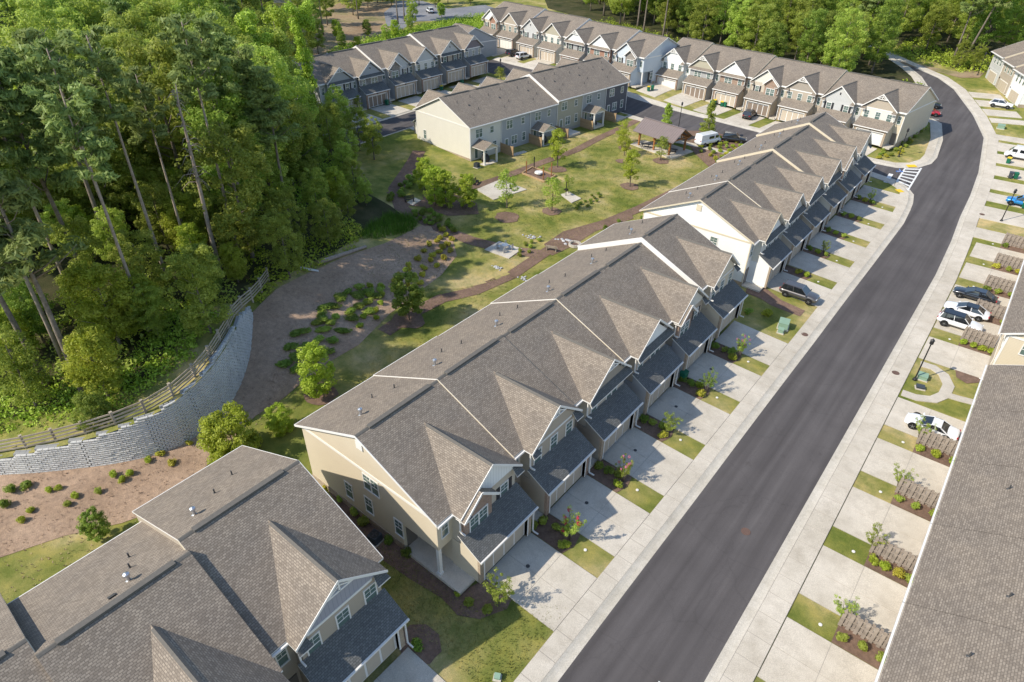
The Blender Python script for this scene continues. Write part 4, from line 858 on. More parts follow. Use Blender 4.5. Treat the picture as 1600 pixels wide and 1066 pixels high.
# dead pine
dm=MB(); r=random.Random(5); dp=[(.0,0,-.4),(.1,0,5),(.3,.1,10),(.2,.3,15),(.6,.2,19),(.5,.5,21)]; dm.tube(dp,[.28,.24,.2,.16,.1,.03],8)
for k in range(46):
    z=r.uniform(11,20.5); a=r.uniform(0,6.28); L=r.uniform(.5,2.2)*(21.5-z)/8+.5; dm.tube([(.3,.2,z),(.3+math.cos(a)*L*.5,.2+math.sin(a)*L*.5,z+.1),(.3+math.cos(a)*L,.2+math.sin(a)*L,z-.35*L)],[.05,.035,.012],4)
p=(-67.75,30.20); o=tag(empty('dead_tree',(p[0],p[1],ZC(*p)-.1)),'bare dead pine with broken twiggy top standing in the middle of the left wood','dead tree'); link('trunk',dm.mesh('trunk',M['deadbark'],uv=False,smooth=True),o)
for q,(px_,s_) in enumerate((((-76.18,43.40),1),((-74.41,44.16),.95))):
    tree(PINE[q],px_[0],px_[1],ZC,['slender bare trunk right of the dead pine','slender bare trunk closest to the vine covered trees'][q],'pine tree',None,'pine_tree',.8)
hp=[h[:2] for h in heroes]
nb=0
farpts=[]
pts.sort(key=lambda q:math.hypot(*q))
for x,y in pts:
    if any((x-a)**2+(y-b)**2<9 for a,b in hp): continue
    dist=math.hypot(x,y)
    if (x>-84 and y<34 and pr.random()<.42): continue
    if nb>=175: farpts.append((x,y,ZC(x,y))); continue
    if pr.random()<(.11 if not (y<34 and x>-82) else .16): tree(PINE[pr.randrange(4)],x,y,ZC,'tall green pine rising among the broadleaf trees of the left wood','pine tree','pines of the left wood','pine_tree',pr.uniform(.85,1.05))
    else:
        k=pr.choice([0,1,2,3,4,6,0,5,3]); s_=pr.uniform(.8,1.12)
        if y<34 and x>-82: k=pr.choice([0,2,3,5]); s_=pr.uniform(.36,.52)
        tree(BROAD[k],x,y,ZC,'leafy green broadleaf tree in the dense left wood','broadleaf tree','broadleaf trees of the left wood','broadleaf_tree',s_); nb+=1
# understory trees filling in below the tall crowns
ur=random.Random(41); und=scatter([(x-4.5,y+2.2) for x,y,b,t in WALL]+[(-66,33),(-74,42),(-84,52),(-96,60),(-106,68),(-112,60),(-110,30),(-95,0),(-84,-25)],4.6,3000,lambda x,y:vis(x,y,8,60,60),ur)
und.sort(key=lambda q:math.hypot(*q))
und=[q for q in und if not (q[1]<17 and ur.random()<.55)]
for x,y in und[:75]:
    k=ur.choice([5,0,3,6,5,0]); tree(BROAD[k],x,y,ZC,'lower bushy tree filling the space under the tall crowns of the left wood','understory tree','understory trees of the left wood','understory_tree',ur.uniform(.32,.5))
# edge trees near the fence and slope
p=(-61.76,15.99); tree(BROAD[5],p[0],p[1],ZC,'lime green young tree just behind the rail fence','tree',None,'broadleaf_tree',.62,cr=BROAD[5][1])
for (p,lb,s_,k) in (((-61.09,7.64),'low dark green tree at the left edge above the fence',.45,0),((-54.24,9.99),'grey green shrubby tree leaning over the rail fence',.33,2),((-55.94,22.37),'bright green tree behind the upper end of the fence',.5,3),((-62.57,35.72),'small tree with reddish trunk at the top of the straw bank',.42,3),((-66.09,44.31),'rounded green tree at the corner of the bank',.34,6),((-70.88,51.32),'olive green tree at the edge of the bank above the tall grass',.27,0)):
    tree(BROAD[k],p[0],p[1],ZC,lb,'tree',None,'broadleaf_tree',s_)
# vine covered trees by row C
vb=[]
r=random.Random(8)
for k in range(44): z=r.uniform(1,23); w_=1.0+.5*math.sin(z); a=r.uniform(0,6.28); vb.append((w_*math.cos(a)*.8,w_*math.sin(a)*.8,z,r.uniform(.6,1.1),r.uniform(.9,1.5)))
for k in range(16): a=r.uniform(0,6.28); q=r.uniform(1,3.2); vb.append((q*math.cos(a),q*math.sin(a),r.uniform(19,24),r.uniform(.8,1.3),.9))
VINE=(trunk_mesh('trunk',22,.28,.05,6,44,M['bark']),leafmesh('crown',vb,170,.22,M['vine'],seed=4),22)
for (p,lb) in (((-111.57,75.89),'tall vine covered tree closest to the leftmost shuttered townhouse'),((-107.39,68.45),'vine covered tree left of the other vine column'),((-102.75,60.99),'vine covered trunk deepest in the wood edge')):
    tree(VINE,p[0],p[1],ZC,lb,'vine covered tree',None,'vine_covered_tree',.9)
for (p,s_,k,lb) in (((-102.90,75.66),.5,0,'rounded tree in front of the vine covered trees'),((-94.03,66.46),.5,3,'green tree at the wood edge beside the path'),((-82.57,60.13),.35,0,'low bushy tree above the tall bright grass'),((-84.65,56.26),.45,2,'dark tree inside the wood edge above the tall grass'),((-84.63,53.34),.7,6,'broad tree on the wood edge left of the bright grass'),((-77.24,57.77),.3,3,'bushy tree at the tip of the wood above the tall grass'),((-73.66,56.70),.24,0,'low bushy tree directly above the bright tall grass'),((-89.20,66.04),.36,6,'rounded tree where the lawn meets the wood'),((-76.04,53.72),.36,5,'bright bushy tree at the wood edge left of the tall grass'),((-72.44,47.62),.4,0,'green tree at the wood edge above the fallen log'),((-68.26,40.51),.4,3,'green tree at the wood edge above the white log'),((-90.54,72.80),.4,0,'young tree on the shaded lawn left of the cream end wall'),((-95.75,73.98),.4,3,'young tree beside the lawn boulder')):
    tree(BROAD[k],p[0],p[1],ZC,lb,'tree',None,'broadleaf_tree',s_)
# woods at the back
ptsb=scatter([(-160,225),(-120,198),(-97,186),(-60,176),(-42,175),(-36,190),(-44,206),(-60,232),(-80,280),(-110,344),(-220,344),(-200,240)],6.6,4000,lambda x,y:vis(x,y,12,40,60))
ptsb+=scatter([(-50,232),(-36,222),(-22,214),(-10,218),(4,214),(44,196),(44,344),(-90,344)],6.8,3000,lambda x,y:vis(x,y,12,60,60))
ptsb.sort(key=lambda q:math.hypot(*q))
nb2=0
for x,y in ptsb:
    if nb2>=95: farpts.append((x,y,Z(x,y))); continue
    nb2+=1
    if pr.random()<.12: tree(PINE[pr.randrange(4)],x,y,Z,'tall pine among the trees behind the houses','pine tree','pines of the wood behind the houses','pine_tree',pr.uniform(.85,1.1))
    else: tree(BROAD[pr.choice([0,1,3,6,2,4,0])],x,y,Z,'green broadleaf tree in the wood behind the houses','broadleaf tree','broadleaf trees behind the houses','broadleaf_tree',pr.uniform(.62,.95))
for (p,lb) in (((-48.37,202.66),'leaning bare pine trunk behind the side road row, leftmost of the three'),((-45.96,201.30),'second leaning pine trunk behind the side road row'),((-44.67,205.34),'short broken trunk right of the leaning pines'),((-22.42,217.54),'tall leaning pine at the upper right beyond the road bend')):
    tr=tree(PINE[pr.randrange(4)],p[0],p[1],Z,lb,'pine tree',None,'pine_tree',1.0); tr.rotation_euler=(R(4),R(9),0)
for (p,s_,lb) in (((-172.65,125.19),.9,'pine at the left side of the bare dirt clearing'),((-184.11,147.98),.7,'pine with reddish lower trunk in the dirt clearing'),((-170.45,152.60),.8,'first of two pines beside the pale drive'),((-171.73,156.57),.8,'second of two pines beside the pale drive')):
    tree(PINE[pr.randrange(4)],p[0],p[1],Z,lb,'pine tree',None,'pine_tree',s_)
for (p,s_,k,lb) in (((-201.78,146.39),.8,1,'broad tree at the left end of the clearing at the top'),((-205.23,160.01),.7,3,'dark crowned tree above the dirt clearing'),((-196.49,162.69),.6,0,'tree above the clearing, left of the drive'),((-192.64,170.16),.55,6,'rounded tree at the mouth of the drive'),((-181.90,187.48),.5,3,'tree right of the parked white car at the top'),((-170.80,120.41),.7,4,'dark tree beside the vine covered trees at the clearing'),((-155.02,110.13),.5,0,'smaller tree beside the left end of the back row roofs'),((-162.37,133.24),.3,2,'bush in the middle of the clearing edge'),((-159.56,147.21),.28,0,'bush below the pale drive'),((-145.93,99.24),.75,1,'tall tree left of the back row end wall'),((-214.00,161.37),.9,1,'tall broad tree at the top edge above the clearing'),((-189.79,150.60),.6,6,'spreading tree in the middle of the clearing'),((-201.96,174.32),.75,3,'tall tree at the top edge beside the drive'),((-166.09,154.83),.4,0,'rounded tree below the drive near the weeds'),((-182.50,134.49),.6,4,'tree on the left side of the dirt patch'),((-165.79,125.05),.35,5,'lime bush tree on the dirt patch'),((-180.35,179.37),.5,0,'tree beside the parked white car at the top'),((-174.51,191.31),.45,2,'small tree at the right end of the drive'),((-157.72,139.75),.33,5,'lime green bush behind the back row ridge'),((-149.70,118.98),.3,5,'lime bush behind the left back row roofs')): tree(BROAD[k],p[0],p[1],Z,lb,'tree',None,'broadleaf_tree',s_)
for (p,s_,k,lb) in (((-155.57,118.37),.28,2,'rounded bush on the dirt clearing behind the back row'),((-152.57,131.82),.3,0,'small bushy tree behind the back row'),((-167.34,169.16),.3,5,'lime green small tree beside the pale drive'),((-200.44,170.54),.55,0,'dark tree over the clearing at the top'),((-187.58,178.63),.5,4,'dark tree left of the drive at the top'),((-22.13,208.08),.35,3,'low round bush beside the road bend'),((-18.68,208.78),.33,0,'low bush right of the road bend')):
    tree(BROAD[k],p[0],p[1],Z,lb,'tree',None,'broadleaf_tree',s_)
bl=[]
fr=random.Random(77)
for x,y,z in farpts:
    h=fr.uniform(13,19)
    for q in range(15):
        t=fr.random(); w_=3.6*math.sin(math.pi*min(1,t*.8+.2))**.6; a=fr.uniform(0,6.28); bl.append((x+w_*fr.random()**.5*math.cos(a),y+w_*fr.random()**.5*math.sin(a),z+h*(.25+.7*t),fr.uniform(1.2,2.2),fr.uniform(1,1.6)))
tag(link('distant_trees',leafmesh('distant_trees',bl,48,.42,M['leaf'],seed=78)),'mass of distant tree crowns deep in the woods',None,None,'stuff')
# undergrowth masses (nobody could count their plants)
def mass(name,poly,d,rmin,rmax,per,size,mat,seed,zf=None,label=None,hs=.8):
    zf=zf or Z; q=scatter(poly,d,9000,lambda x,y:vis(x,y,zf(x,y),60,60),random.Random(seed)); r=random.Random(seed)
    bl=[(x,y,zf(x,y)+.2,(a:=r.uniform(rmin,rmax)),a*hs) for x,y in q]
    if bl: o=link(name,leafmesh(name,bl,per,size,mat,seed=seed)); tag(o,label,None,None,'stuff')
mass('undergrowth',[(x-22,y+6) for x,y,b,t in WALL][::-1]+[(x-8,y+3) for x,y,b,t in WALL],2.1,1.0,2.2,130,.2,M['leaf'],31,ZC,'dark brush under the pines')
mass('undergrowth',offs([(x,y) for x,y,b,t in WALL[1:]],2.1)+offs([(x,y) for x,y,b,t in WALL[1:]],9)[::-1],.85,.45,1.1,110,.14,M['vine'],1,ZC,'leafy undergrowth behind the rail fence')
mass('undergrowth',[(-62,31),(-60.97,30.30),(-62.21,34.35),(-63.16,38.59),(-64.01,43.57),(-65.71,49.27),(-70.67,51.09),(-68.07,42.29),(-66.33,36.38),(-70,36)],1.5,.7,1.6,150,.16,M['leafbright'],2,ZC,'bright weeds along the edge of the wood above the straw bank')
mass('undergrowth',[(-76.31,57.49),(-96.94,68.72),(-113.12,84.75),(-112,76),(-130,70),(-110,50),(-90,48),(-70.05,45.80)],1.7,.9,1.8,170,.15,M['vine'],3,ZC,'dark undergrowth at the corner of the wood')
mass('undergrowth',[(-92,184),(-80,171),(-60,168),(-40,166),(-27,178),(-26,186),(-40,178),(-60,177),(-88,188),(-120,198),(-122,190)],2.2,1.4,2.8,150,.25,M['vine'],4,None,'sunlit shrubs and vines between the rows and the wood behind',.8)
mass('undergrowth',[(-146.58,103.41),(-155.75,115.29),(-162.05,139.14),(-162.00,166.62),(-159.81,181.80),(-143.91,163.92),(-144.75,135.52),(-142.69,113.05)],1.7,1.0,1.9,150,.2,M['vine'],5,None,'tall weeds behind the back row')
mass('undergrowth',[(-40,216),(-20,205),(-12,210),(0,202),(8,196),(46,190),(46,202),(0,216),(-22,222),(-38,232)],2.2,1.2,2.6,140,.25,M['vine'],6,None,'green shrubs at the edge of the wood beyond the road bend')
# tall bright grass clump
gp=scatter([(-64.58,51.84),(-64.43,56.67),(-65.61,59.69),(-68.17,60.22),(-69.79,57.94),(-68.27,53.02),(-65.51,48.45)],.32,5000,None,random.Random(3)); g=MB(); r=random.Random(4)
for x,y in gp:
    for k in range(9):
        a=r.uniform(0,6.28);h=r.uniform(.7,1.3);w_=.035;dx,dy=math.cos(a),math.sin(a); bx,by=x+r.uniform(-.2,.2),y+r.uniform(-.2,.2); z=Z(x,y)
        g.add([(bx-dy*w_,by+dx*w_,z),(bx+dy*w_,by-dx*w_,z),(bx+dx*.35*h,by+dy*.35*h,z+h)],[(0,1,2)])
me=g.mesh('tall_grass',M['wildgrass'],uv=False); tag(link('tall_grass',me),'bright tall grass clump at the top corner of the straw bank',None,None,'stuff')
# shrubs
def shrub_mesh(nm,mat,seed,rx=.5,per=90,size=.075,n=9):
    r=random.Random(seed); bl=[(r.uniform(-.5,.5)*rx,r.uniform(-.5,.5)*rx,rx*r.uniform(.45,1.0),rx*r.uniform(.4,.62),rx*r.uniform(.4,.6)) for _ in range(n)]
    return leafmesh(nm,bl,per,size,mat,seed=seed)
SHR={k:[shrub_mesh('shrub',M[m],50+7*i+j) for j in range(3)] for i,(k,m) in enumerate((('dark','leafdark'),('green','leaf'),('lime','leafbright'),('gold','leafyellow')))}
def shrub(x,y,kind,label,s_=1,group=None,zf=None):
    o=link('shrub',SHR[kind][rng.randrange(3)],None,(x,y,(zf or Z)(x,y)+.03),rng.uniform(0,6.28),s_ if hasattr(s_,'__len__') else (s_*rng.uniform(.85,1.2),s_*rng.uniform(.8,1.15),s_*rng.uniform(.8,1.1))); tag(o,label,'shrub',group); return o
def myrtle_mesh(seed,flower):
    r=random.Random(seed); t=MB(); bl=[]; fl=[]
    for k in range(8):
        a=k*.785+r.uniform(-.35,.35); L=r.uniform(.35,1.05); h=r.uniform(1.5,3.1)
        t.tube([(0,0,-.1),(math.cos(a)*.15,math.sin(a)*.15,.8),(math.cos(a)*L,math.sin(a)*L,h)],[.045,.03,.008],5)
        for q in range(7):
            f=.3+.7*q/6; b=a+r.uniform(-.6,.6); d=L*f+r.uniform(0,.18); s_=r.uniform(.1,.22); bl.append((math.cos(b)*d,math.sin(b)*d,.7+(h-.6)*f+r.uniform(-.15,.15),s_,s_*1.1))
            if q>2: t.tube([(math.cos(a)*L*f*.8,math.sin(a)*L*f*.8,.6+(h-.6)*f*.9),(math.cos(b)*d,math.sin(b)*d,.7+(h-.6)*f)],[.012,.006],4)
        fl.append((math.cos(a)*L,math.sin(a)*L,h+.05,.13,.2))
    return t.mesh('trunk',M['bark'],uv=False,smooth=True),leafmesh('crown',bl,48,.05,M['leaf'] if seed!=2 else M['leafdark'],seed=seed),(leafmesh('blossom',fl,45,.05,M[flower],seed=seed+1) if flower else None)
MY={None:[myrtle_mesh(s_,None) for s_ in (1,2,3)],'pink':[myrtle_mesh(5,'pink')],'redfl':[myrtle_mesh(7,'redfl')]}
def myrtle(x,y,label,fl=None,s_=1):
    m=MY[fl][rng.randrange(len(MY[fl]))]; o=tag(empty('crape_myrtle',(x,y,Z(x,y)),rng.uniform(0,6)),label,'small tree'); o.scale=(s_,)*3
    link('trunk',m[0],o);link('crown',m[1],o)
    if m[2]: link('blossom',m[2],o)
# planting strips on the left of the street
def bed(x0,x1,y0,y1,h=.045): drape('mulch_bed',[(x0,y0),(x1-.2,y0),(x1+.15,(y0+y1)/2),(x1-.1,y1),(x0,y1)],M['mulch'],h)
def cap(x,y,label):
    m=MB(); m.lathe([(.13,0),(.13,.05),(.0,.07)],10,(0,0,0)); o=m.build('pipe_cap',M['trim'],loc=(x,y,Z(x,y)+.03)); tag(o,label,'pipe cap')
rowsL=[('long row',27.25,['redfl',None,'pink',None,None,'pink'][:5],'A'),]
AL=[(27.25,'redfl',['green','green','green','lime']),(35.25,'pink',['green','dark','green','lime']),(43.25,None,['dark','green','green','gold']),(51.25,None,['dark','dark','lime','gold']),(59.25,'pink',['dark','green','dark','lime'])]
for k,(y,fl,ks) in enumerate(AL):
    bed(-19.9,-16.4,y+.05,y+2.45); w_='in the %s planting strip of the long row'%ORD[k+1]
    pos=[(-19.3,y+1.4),(-18.3,y+1.5),(-17.5,y+1.7),(-16.9,y+.7)]
    for q,(p,c) in enumerate(zip(pos,ks)): shrub(p[0],p[1],c,'%s shrub %s %s'%({'dark':'dark green','green':'green','lime':'light green','gold':'yellow green'}[c],['nearest the garages','second from the garages','under the small tree','nearest the pavement'][q],w_),[1,.95,1.0,.95][q])
    myrtle(-16.9+.1*k,y+1.5,'%s small tree %s'%({'redfl':'red flowering','pink':'pink flowering',None:'open branched green'}[fl],w_),fl,1.05 if fl=='redfl' else .85)
    cap(-15.4,y+1.5,'white round cap in the grass '+w_); drc=MB(); drc.lathe([(.16,0),(.16,.015),(0,.02)],12); tag(drc.build('drain_cover',M['pipe'],loc=(-17.9,y-2.6,Z(-17.9,y-2.6)+.085)),'round black drain cover on the %s driveway of the long row'%ORD[k+1],'drain cover')
WK=[(82.85,None,['lime','gold']),(90.85,None,['green','lime','dark']),(98.85,None,['green','lime','dark']),(106.85,None,['dark','lime','green']),(114.85,None,['dark','gold','green'])]
for k,(y,fl,ks) in enumerate(WK):
    bed(-20.1,-16.6,y+.05,y+2.45); w_='in the %s strip of the white ended row'%ORD[k+1]
    for q,c in enumerate(ks): shrub(-17.0-1.1*q,y+1.3,['lime','gold','green','dark'][0] if c=='lime' else c,'%s shrub %s %s'%({'dark':'dark green','green':'green','lime':'lime green','gold':'golden yellow'}[c],['near the grass','midway along the bed','near the garages'][q],w_),[.9,.95,1][q])
    if k in (1,4): myrtle(-17.5,y+1.9,'thin small tree '+w_,None,.7)
    cap(-15.3,y+1.0,'white cap in the grass '+w_)
# right side strips with picket screens
def picket_fence(x0,x1,y,label,n=13,far=False):
    o=tag(empty('picket_screen',(x0,y,Z(x0,y))),label,'fence','picket screens beside the right driveways')
    for k in range(n):
        x=(x1-x0)*k/(n-1); m=MB(); yy=.07 if k%2 else -.07
        m.add([(x-.12,yy-.012,.05),(x+.12,yy-.012,.05),(x+.12,yy-.012,1.78),(x+.08,yy-.012,1.85),(x-.08,yy-.012,1.85),(x-.12,yy-.012,1.78),(x-.12,yy+.012,.05),(x+.12,yy+.012,.05),(x+.12,yy+.012,1.78),(x+.08,yy+.012,1.85),(x-.08,yy+.012,1.85),(x-.12,yy+.012,1.78)],[(5,4,3,2,1,0),(6,7,8,9,10,11),(0,1,7,6),(1,2,8,7),(2,3,9,8),(3,4,10,9),(4,5,11,10),(5,0,6,11)]); m.build('picket',M['wood_fence'],o)
    for z in (.35,1.0,1.6): m=MB(); m.box(-.1,x1-x0+.1,-.05,.05,z-.05,z+.05); m.build('rail',M['wood_fence'],o)
    for x in (0,x1-x0): m=MB(); m.box(x-.06,x+.06,-.06,.06,-.2,1.9); m.build('post',M['wood_fence'],o)
GS=[(33.4,'g1',1),(41.4,'g2',1),(49.4,'g3',1),(57.4,'g4',1),(79.8,'h1',1),(87.8,'h2',1),(95.8,'h3',1),(103.8,'h4',1),(111.8,'h5',1)]
colr=[['green','green','green'],['lime','lime','gold','green'],['green','green','green'],['lime','lime','lime'],['lime','lime','lime','lime'],['lime','green'],['dark','green','green'],['gold','green','gold'],['dark','green']]
for k,(y,_,f) in enumerate(GS):
    bed(1.9,5.15,y+.05,y+2.45); nm=('the %s planted strip right of the street'%ORD[k+1])
    picket_fence(1.95,5.0,y+1.75,'brown picket screen in '+nm)
    for q,c in enumerate(colr[k]):
        x=2.3+q*(2.7/max(1,len(colr[k])-1)) if len(colr[k])>1 else 3
        shrub(x,y+.8,c,'%s shrub, %s from the street in %s'%({'dark':'dark green','green':'green','lime':'light green','gold':'yellow green'}[c],['first','second','third','fourth'][q],nm),.95)
    cap(.9,y+.9,'white cap in the grass of '+nm)
    if k<4: myrtle(1.9,y+2.2,'open branched young tree in '+nm,None,.8)
# single shrubs on the left foreground
for i,((x,y),c,s_,lb) in enumerate((((-19.58,14.88),'dark',1.2,'dark round shrub beside the lower left garage corner'),((-19.20,19.46),'green',.9,'round green shrub left of the corner crape myrtle'),((-17.74,19.88),'green',.95,'bright green shrub under the corner crape myrtle'),((-20.34,19.55),'lime',.7,'small shrub by the porch walk'),((-19.86,27.60),'green',1.1,'large green shrub at the first garage corner'),((-25.54,19.38),'dark',.8,'dark shrub along the beige end wall nearest the porch'),((-27.37,19.21),'dark',.9,'dark shrub along the end wall beside the air conditioner'),((-30.14,19.13),'green',1.1,'round shrub along the end wall left of the air conditioner'),((-31.65,19.21),'green',1.1,'second round shrub along the beige end wall'),((-33.65,19.37),'green',.9,'shrub in the middle of the end wall bed'),((-35.58,19.56),'gold',.8,'small yellowish shrub at the rear of the end wall bed'),((-17.29,71.15),'lime',1.5,'lime shrub at the front of the bed by the grey car'),((-19.31,69.91),'dark',.9,'dark shrub on the lawn beside the last garage'),((-44.33,77.33),'dark',1.3,'dark ball shrub in the mulch bed, left of three'),((-44.57,81.14),'dark',.8,'middle ball shrub in the mulch bed'),((-42.43,84.98),'dark',.9,'right ball shrub in the mulch bed'))):
    if lb: shrub(x,y,c,lb,s_)
myrtle(*(-17.50,20.73),'small tree with pink buds at the corner of the first driveway',None,1.1)
# shrubs on the straw bank
for q,(p,c) in enumerate((((-52.43,5.18),'lime'),((-50.50,5.69),'lime'),((-50.29,8.73),'lime'),((-49.22,9.03),'lime'),((-49.40,9.77),'lime'),((-49.65,11.42),'lime'),((-47.84,12.64),'gold'),((-48.85,14.82),'gold'),((-51.75,2.85),'lime'),((-51.34,1.99),'lime'),((-52.79,4.63),'lime'),((-49.52,12.50),'gold'),((-49.55,7.17),'green'),((-50.11,5.02),'green'),((-54.98,2.62),'dark'),((-54.73,3.50),'dark'),((-53.93,1.85),'dark'),((-51.25,12.13),'green'))):
    shrub(p[0],p[1],c,'%s low shrub on the straw bank below the block wall'%{'lime':'light green','gold':'yellow green','green':'green','dark':'dark green'}[c],.75 if c!='dark' else 1.1,'low shrubs on the bank below the wall')
for q,(x,y) in enumerate(scatter([(-51.84,25.87),(-55.37,32.62),(-57.70,40.32),(-55.65,43.99),(-51.90,38.19),(-50.34,31.97),(-49.53,26.46)],1.25,900,None,random.Random(2))):
    shrub(x,y,'dark' if q%3 else 'green','dark spreading juniper on the straw bank behind the long row',(rng.uniform(1.3,2.6),rng.uniform(1.1,1.8),.7),'junipers on the straw bank')
for q,(x,y) in enumerate(scatter([(-53.35,43.95),(-56.14,45.70),(-58.56,52.83),(-62.19,60.85),(-58.76,60.18),(-55.63,55.33),(-53.41,48.34)],1.15,900,None,random.Random(6))):
    shrub(x,y,'gold','yellow green upright shrub at the top of the straw bank',1.0,'yellow shrubs of the straw bank')
for q,(x,y) in enumerate(scatter([(-50.75,35.82),(-56.63,42.33),(-56.64,44.89),(-53.30,42.88),(-51.05,38.39)],1.3,300,None,random.Random(9))): shrub(x,y,'lime','light green shrub on the straw bank near the dark round tree',.9,'light shrubs near the round tree')
for q,(x,y) in enumerate(scatter([(-65.09,60.48),(-68.63,60.66),(-67.69,64.01),(-62.26,63.35),(-60.01,61.51)],.95,300,None,random.Random(12))): shrub(x,y,'dark','dark low shrub in the hedge line at the bank top',1.0,'dark hedge shrubs at the bank top')
for q,(x,y) in enumerate(scatter([(-73.89,61.39),(-77.82,68.25),(-79.38,71.59),(-77.20,70.24),(-74.35,65.42),(-72.00,60.20)],.9,300,None,random.Random(14))): shrub(x,y,'dark','dark hedge shrub along the lawn path by the wood',1.1,'hedge along the lawn path')
for q,(x,y) in enumerate(scatter([(-53.20,125.54),(-46.37,128.68),(-44.05,126.45),(-44.15,115.16),(-48.45,117.30)],1.3,300,None,random.Random(15))): shrub(x,y,['green','gold','lime'][q%3],'low %s shrub in the bed beside the pavilion'%['green','yellowish','lime'][q%3],1.0,'shrubs beside the pavilion, %s ones'%['green','yellowish','lime'][q%3])
for q,(x,y) in enumerate(scatter([(-22.81,138.37),(-20.69,142.94),(-19.94,162.21),(-18.34,160.50),(-18.61,141.57),(-21.43,135.15)],1.1,300,None,random.Random(16))): shrub(x,y,['green','gold','dark'][q%3],'%s shrub beside the right end wall of the side road row'%['green','yellowish','dark'][q%3],.95,'shrubs by the side road end wall, %s'%['green','yellowish','dark'][q%3])
for q,(x,y) in enumerate(scatter([(-51.00,63.37),(-50.96,66.52),(-50.00,69.51),(-47.81,64.81),(-48.72,62.25)],1.2,200,None,random.Random(18))): shrub(x,y,'green','ornamental grass tuft beside the small paved pad',.8,'grass tufts by the small paved pad')
for q,(x,y) in enumerate(scatter([(-51.91,80.44),(-52.90,82.78),(-53.10,88.73),(-50.91,87.27),(-51.18,82.07)],1.0,200,None,random.Random(19))): shrub(x,y,'dark','tuft beside the small slab on the lawn',.6,'tufts by the small lawn slab')
# specimen trees
def oval(nm,h,rx,mat,seed,n=26,per=130,size=.12,z0=.2,shape='egg',br=(.45,.8)):
    r=random.Random(seed); return (trunk_mesh('trunk',h*.8,.09,.02,7,seed,M['bark'],lean=.1,spread=rx*.8),leafmesh('crown',crown_blobs(r,n,rx,h*z0,h*.97,br,shape),per,size,mat,seed=seed),h)
T_dark=oval('t',6.5,1.8,M['leafdark'],71,75,110,.12,br=(.3,.6)); T_mid=oval('t',6,1.7,M['leafbright'],72,75,110,.11,.12,br=(.28,.58)); T_thin=oval('t',5.2,1.0,M['leafbright'],73,26,80,.09,.3,br=(.25,.5)); T_young=oval('t',5.0,1.15,M['leafbright'],74,42,80,.09,.25,br=(.25,.48)); T_cone=oval('t',7,1.4,M['leaf'],75,70,95,.11,.12,'cone',br=(.3,.55)); T_gold=oval('t',5,1.1,M['leafbright'],76,20,110,.1,.2); T_sparse=oval('t',4.6,1.2,M['leaf'],77,18,70,.11,.25); T_bush=oval('t',5.5,2.6,M['leafbright'],78,105,120,.12,.05,br=(.35,.75))
for (p,pt,s_,lb) in (((-49.09,41.99),T_dark,1.0,'dark green round maple on the lawn behind the long row'),((-45.81,26.73),T_mid,1.0,'light green oval tree behind the near end of the long row'),((-44.71,16.85),T_bush,.9,'large bright green bushy tree behind the lower left row'),((-44.50,21.34),T_bush,.5,'loose green bush right of the large bright tree'),((-44.73,5.26),T_dark,.5,'small dark round tree behind the lower left roof'),
  ((-50.31,94.15),T_young,1.25,'young lime green tree in a mulch ring on the park lawn, nearest the pavilion'),((-64.66,93.07),T_young,1.35,'young lime green tree near the wooden screen of the park row'),((-54.49,77.50),T_sparse,1.25,'sparse young tree in a mulch ring at the middle of the lawn'),((-60.43,73.67),T_sparse,1.3,'sparse tree beside the large paved court'),((-56.39,84.71),T_sparse,.7,'small sparse tree beside the small lawn slab'),
  ((-56.79,118.02),T_cone,1.1,'dark conical tree behind the pavilion'),((-50.65,124.05),T_cone,1.15,'conical green tree between the pavilion and the parked van'),((-62.76,111.67),T_gold,.9,'lime leaved tree left of the pavilion'),((-58.94,106.56),T_gold,1.0,'taller lime leaved tree before the pavilion corner'),((-52.64,109.17),T_sparse,1.0,'thin yellowish tree in front of the pavilion'),
  ((-68.45,65.89),T_mid,1.05,'bushy green tree left of the paved court, tallest of the cluster'),((-66.95,66.74),T_mid,.98,'middle tree of the cluster beside the paved court'),((-64.65,69.07),T_mid,.92,'right tree of the cluster beside the paved court'),((-73.46,68.63),T_mid,.9,'rear tree of the cluster close to the cream end wall'),
  ((-115.62,95.65),T_sparse,.8,'small tree in front of the cream townhouse of the back row'),((-104.65,124.81),T_sparse,1.0,'small street tree by the lamp behind the park row'),((-112.07,87.26),T_sparse,.8,'thin tree before the stone fronted townhouse')):
    tree(pt,p[0],p[1],Z,lb,'tree',None,'young_tree',s_)

def tufts(name,poly,n,mat,seed,h0=.05,h1=.16,label=None):
    r=random.Random(seed); g=MB(); x0,x1=min(p[0] for p in poly),max(p[0] for p in poly);y0,y1=min(p[1] for p in poly),max(p[1] for p in poly)
    for _ in range(n):
        x,y=r.uniform(x0,x1),r.uniform(y0,y1)
        if not inpoly(x,y,poly): continue
        z=ZC(x,y)+.02
        for k in range(3):
            a=r.uniform(0,6.28);h=r.uniform(h0,h1);dx,dy=math.cos(a),math.sin(a); g.add([(x-dy*.03,y+dx*.03,z),(x+dy*.03,y-dx*.03,z),(x+dx*h*.8,y+dy*h*.8,z+h)],[(0,1,2)])
    tag(link(name,g.mesh(name,mat,uv=False)),label,None,None,'stuff')
tufts('grass_tufts',[(-60,44),(-48,36),(-38.5,20),(-38.5,122),(-60,124),(-76,118),(-75,80)],26000,M['grass'],21,.05,.15,'short tufts in the park lawn')
tufts('grass_tufts',[(-36,15.6),(-20,15.6),(-13.5,15.6),(-13.5,24),(-20,20),(-36,18)],5000,M['grass'],22,.04,.12,'short tufts in the lawn between the near houses')
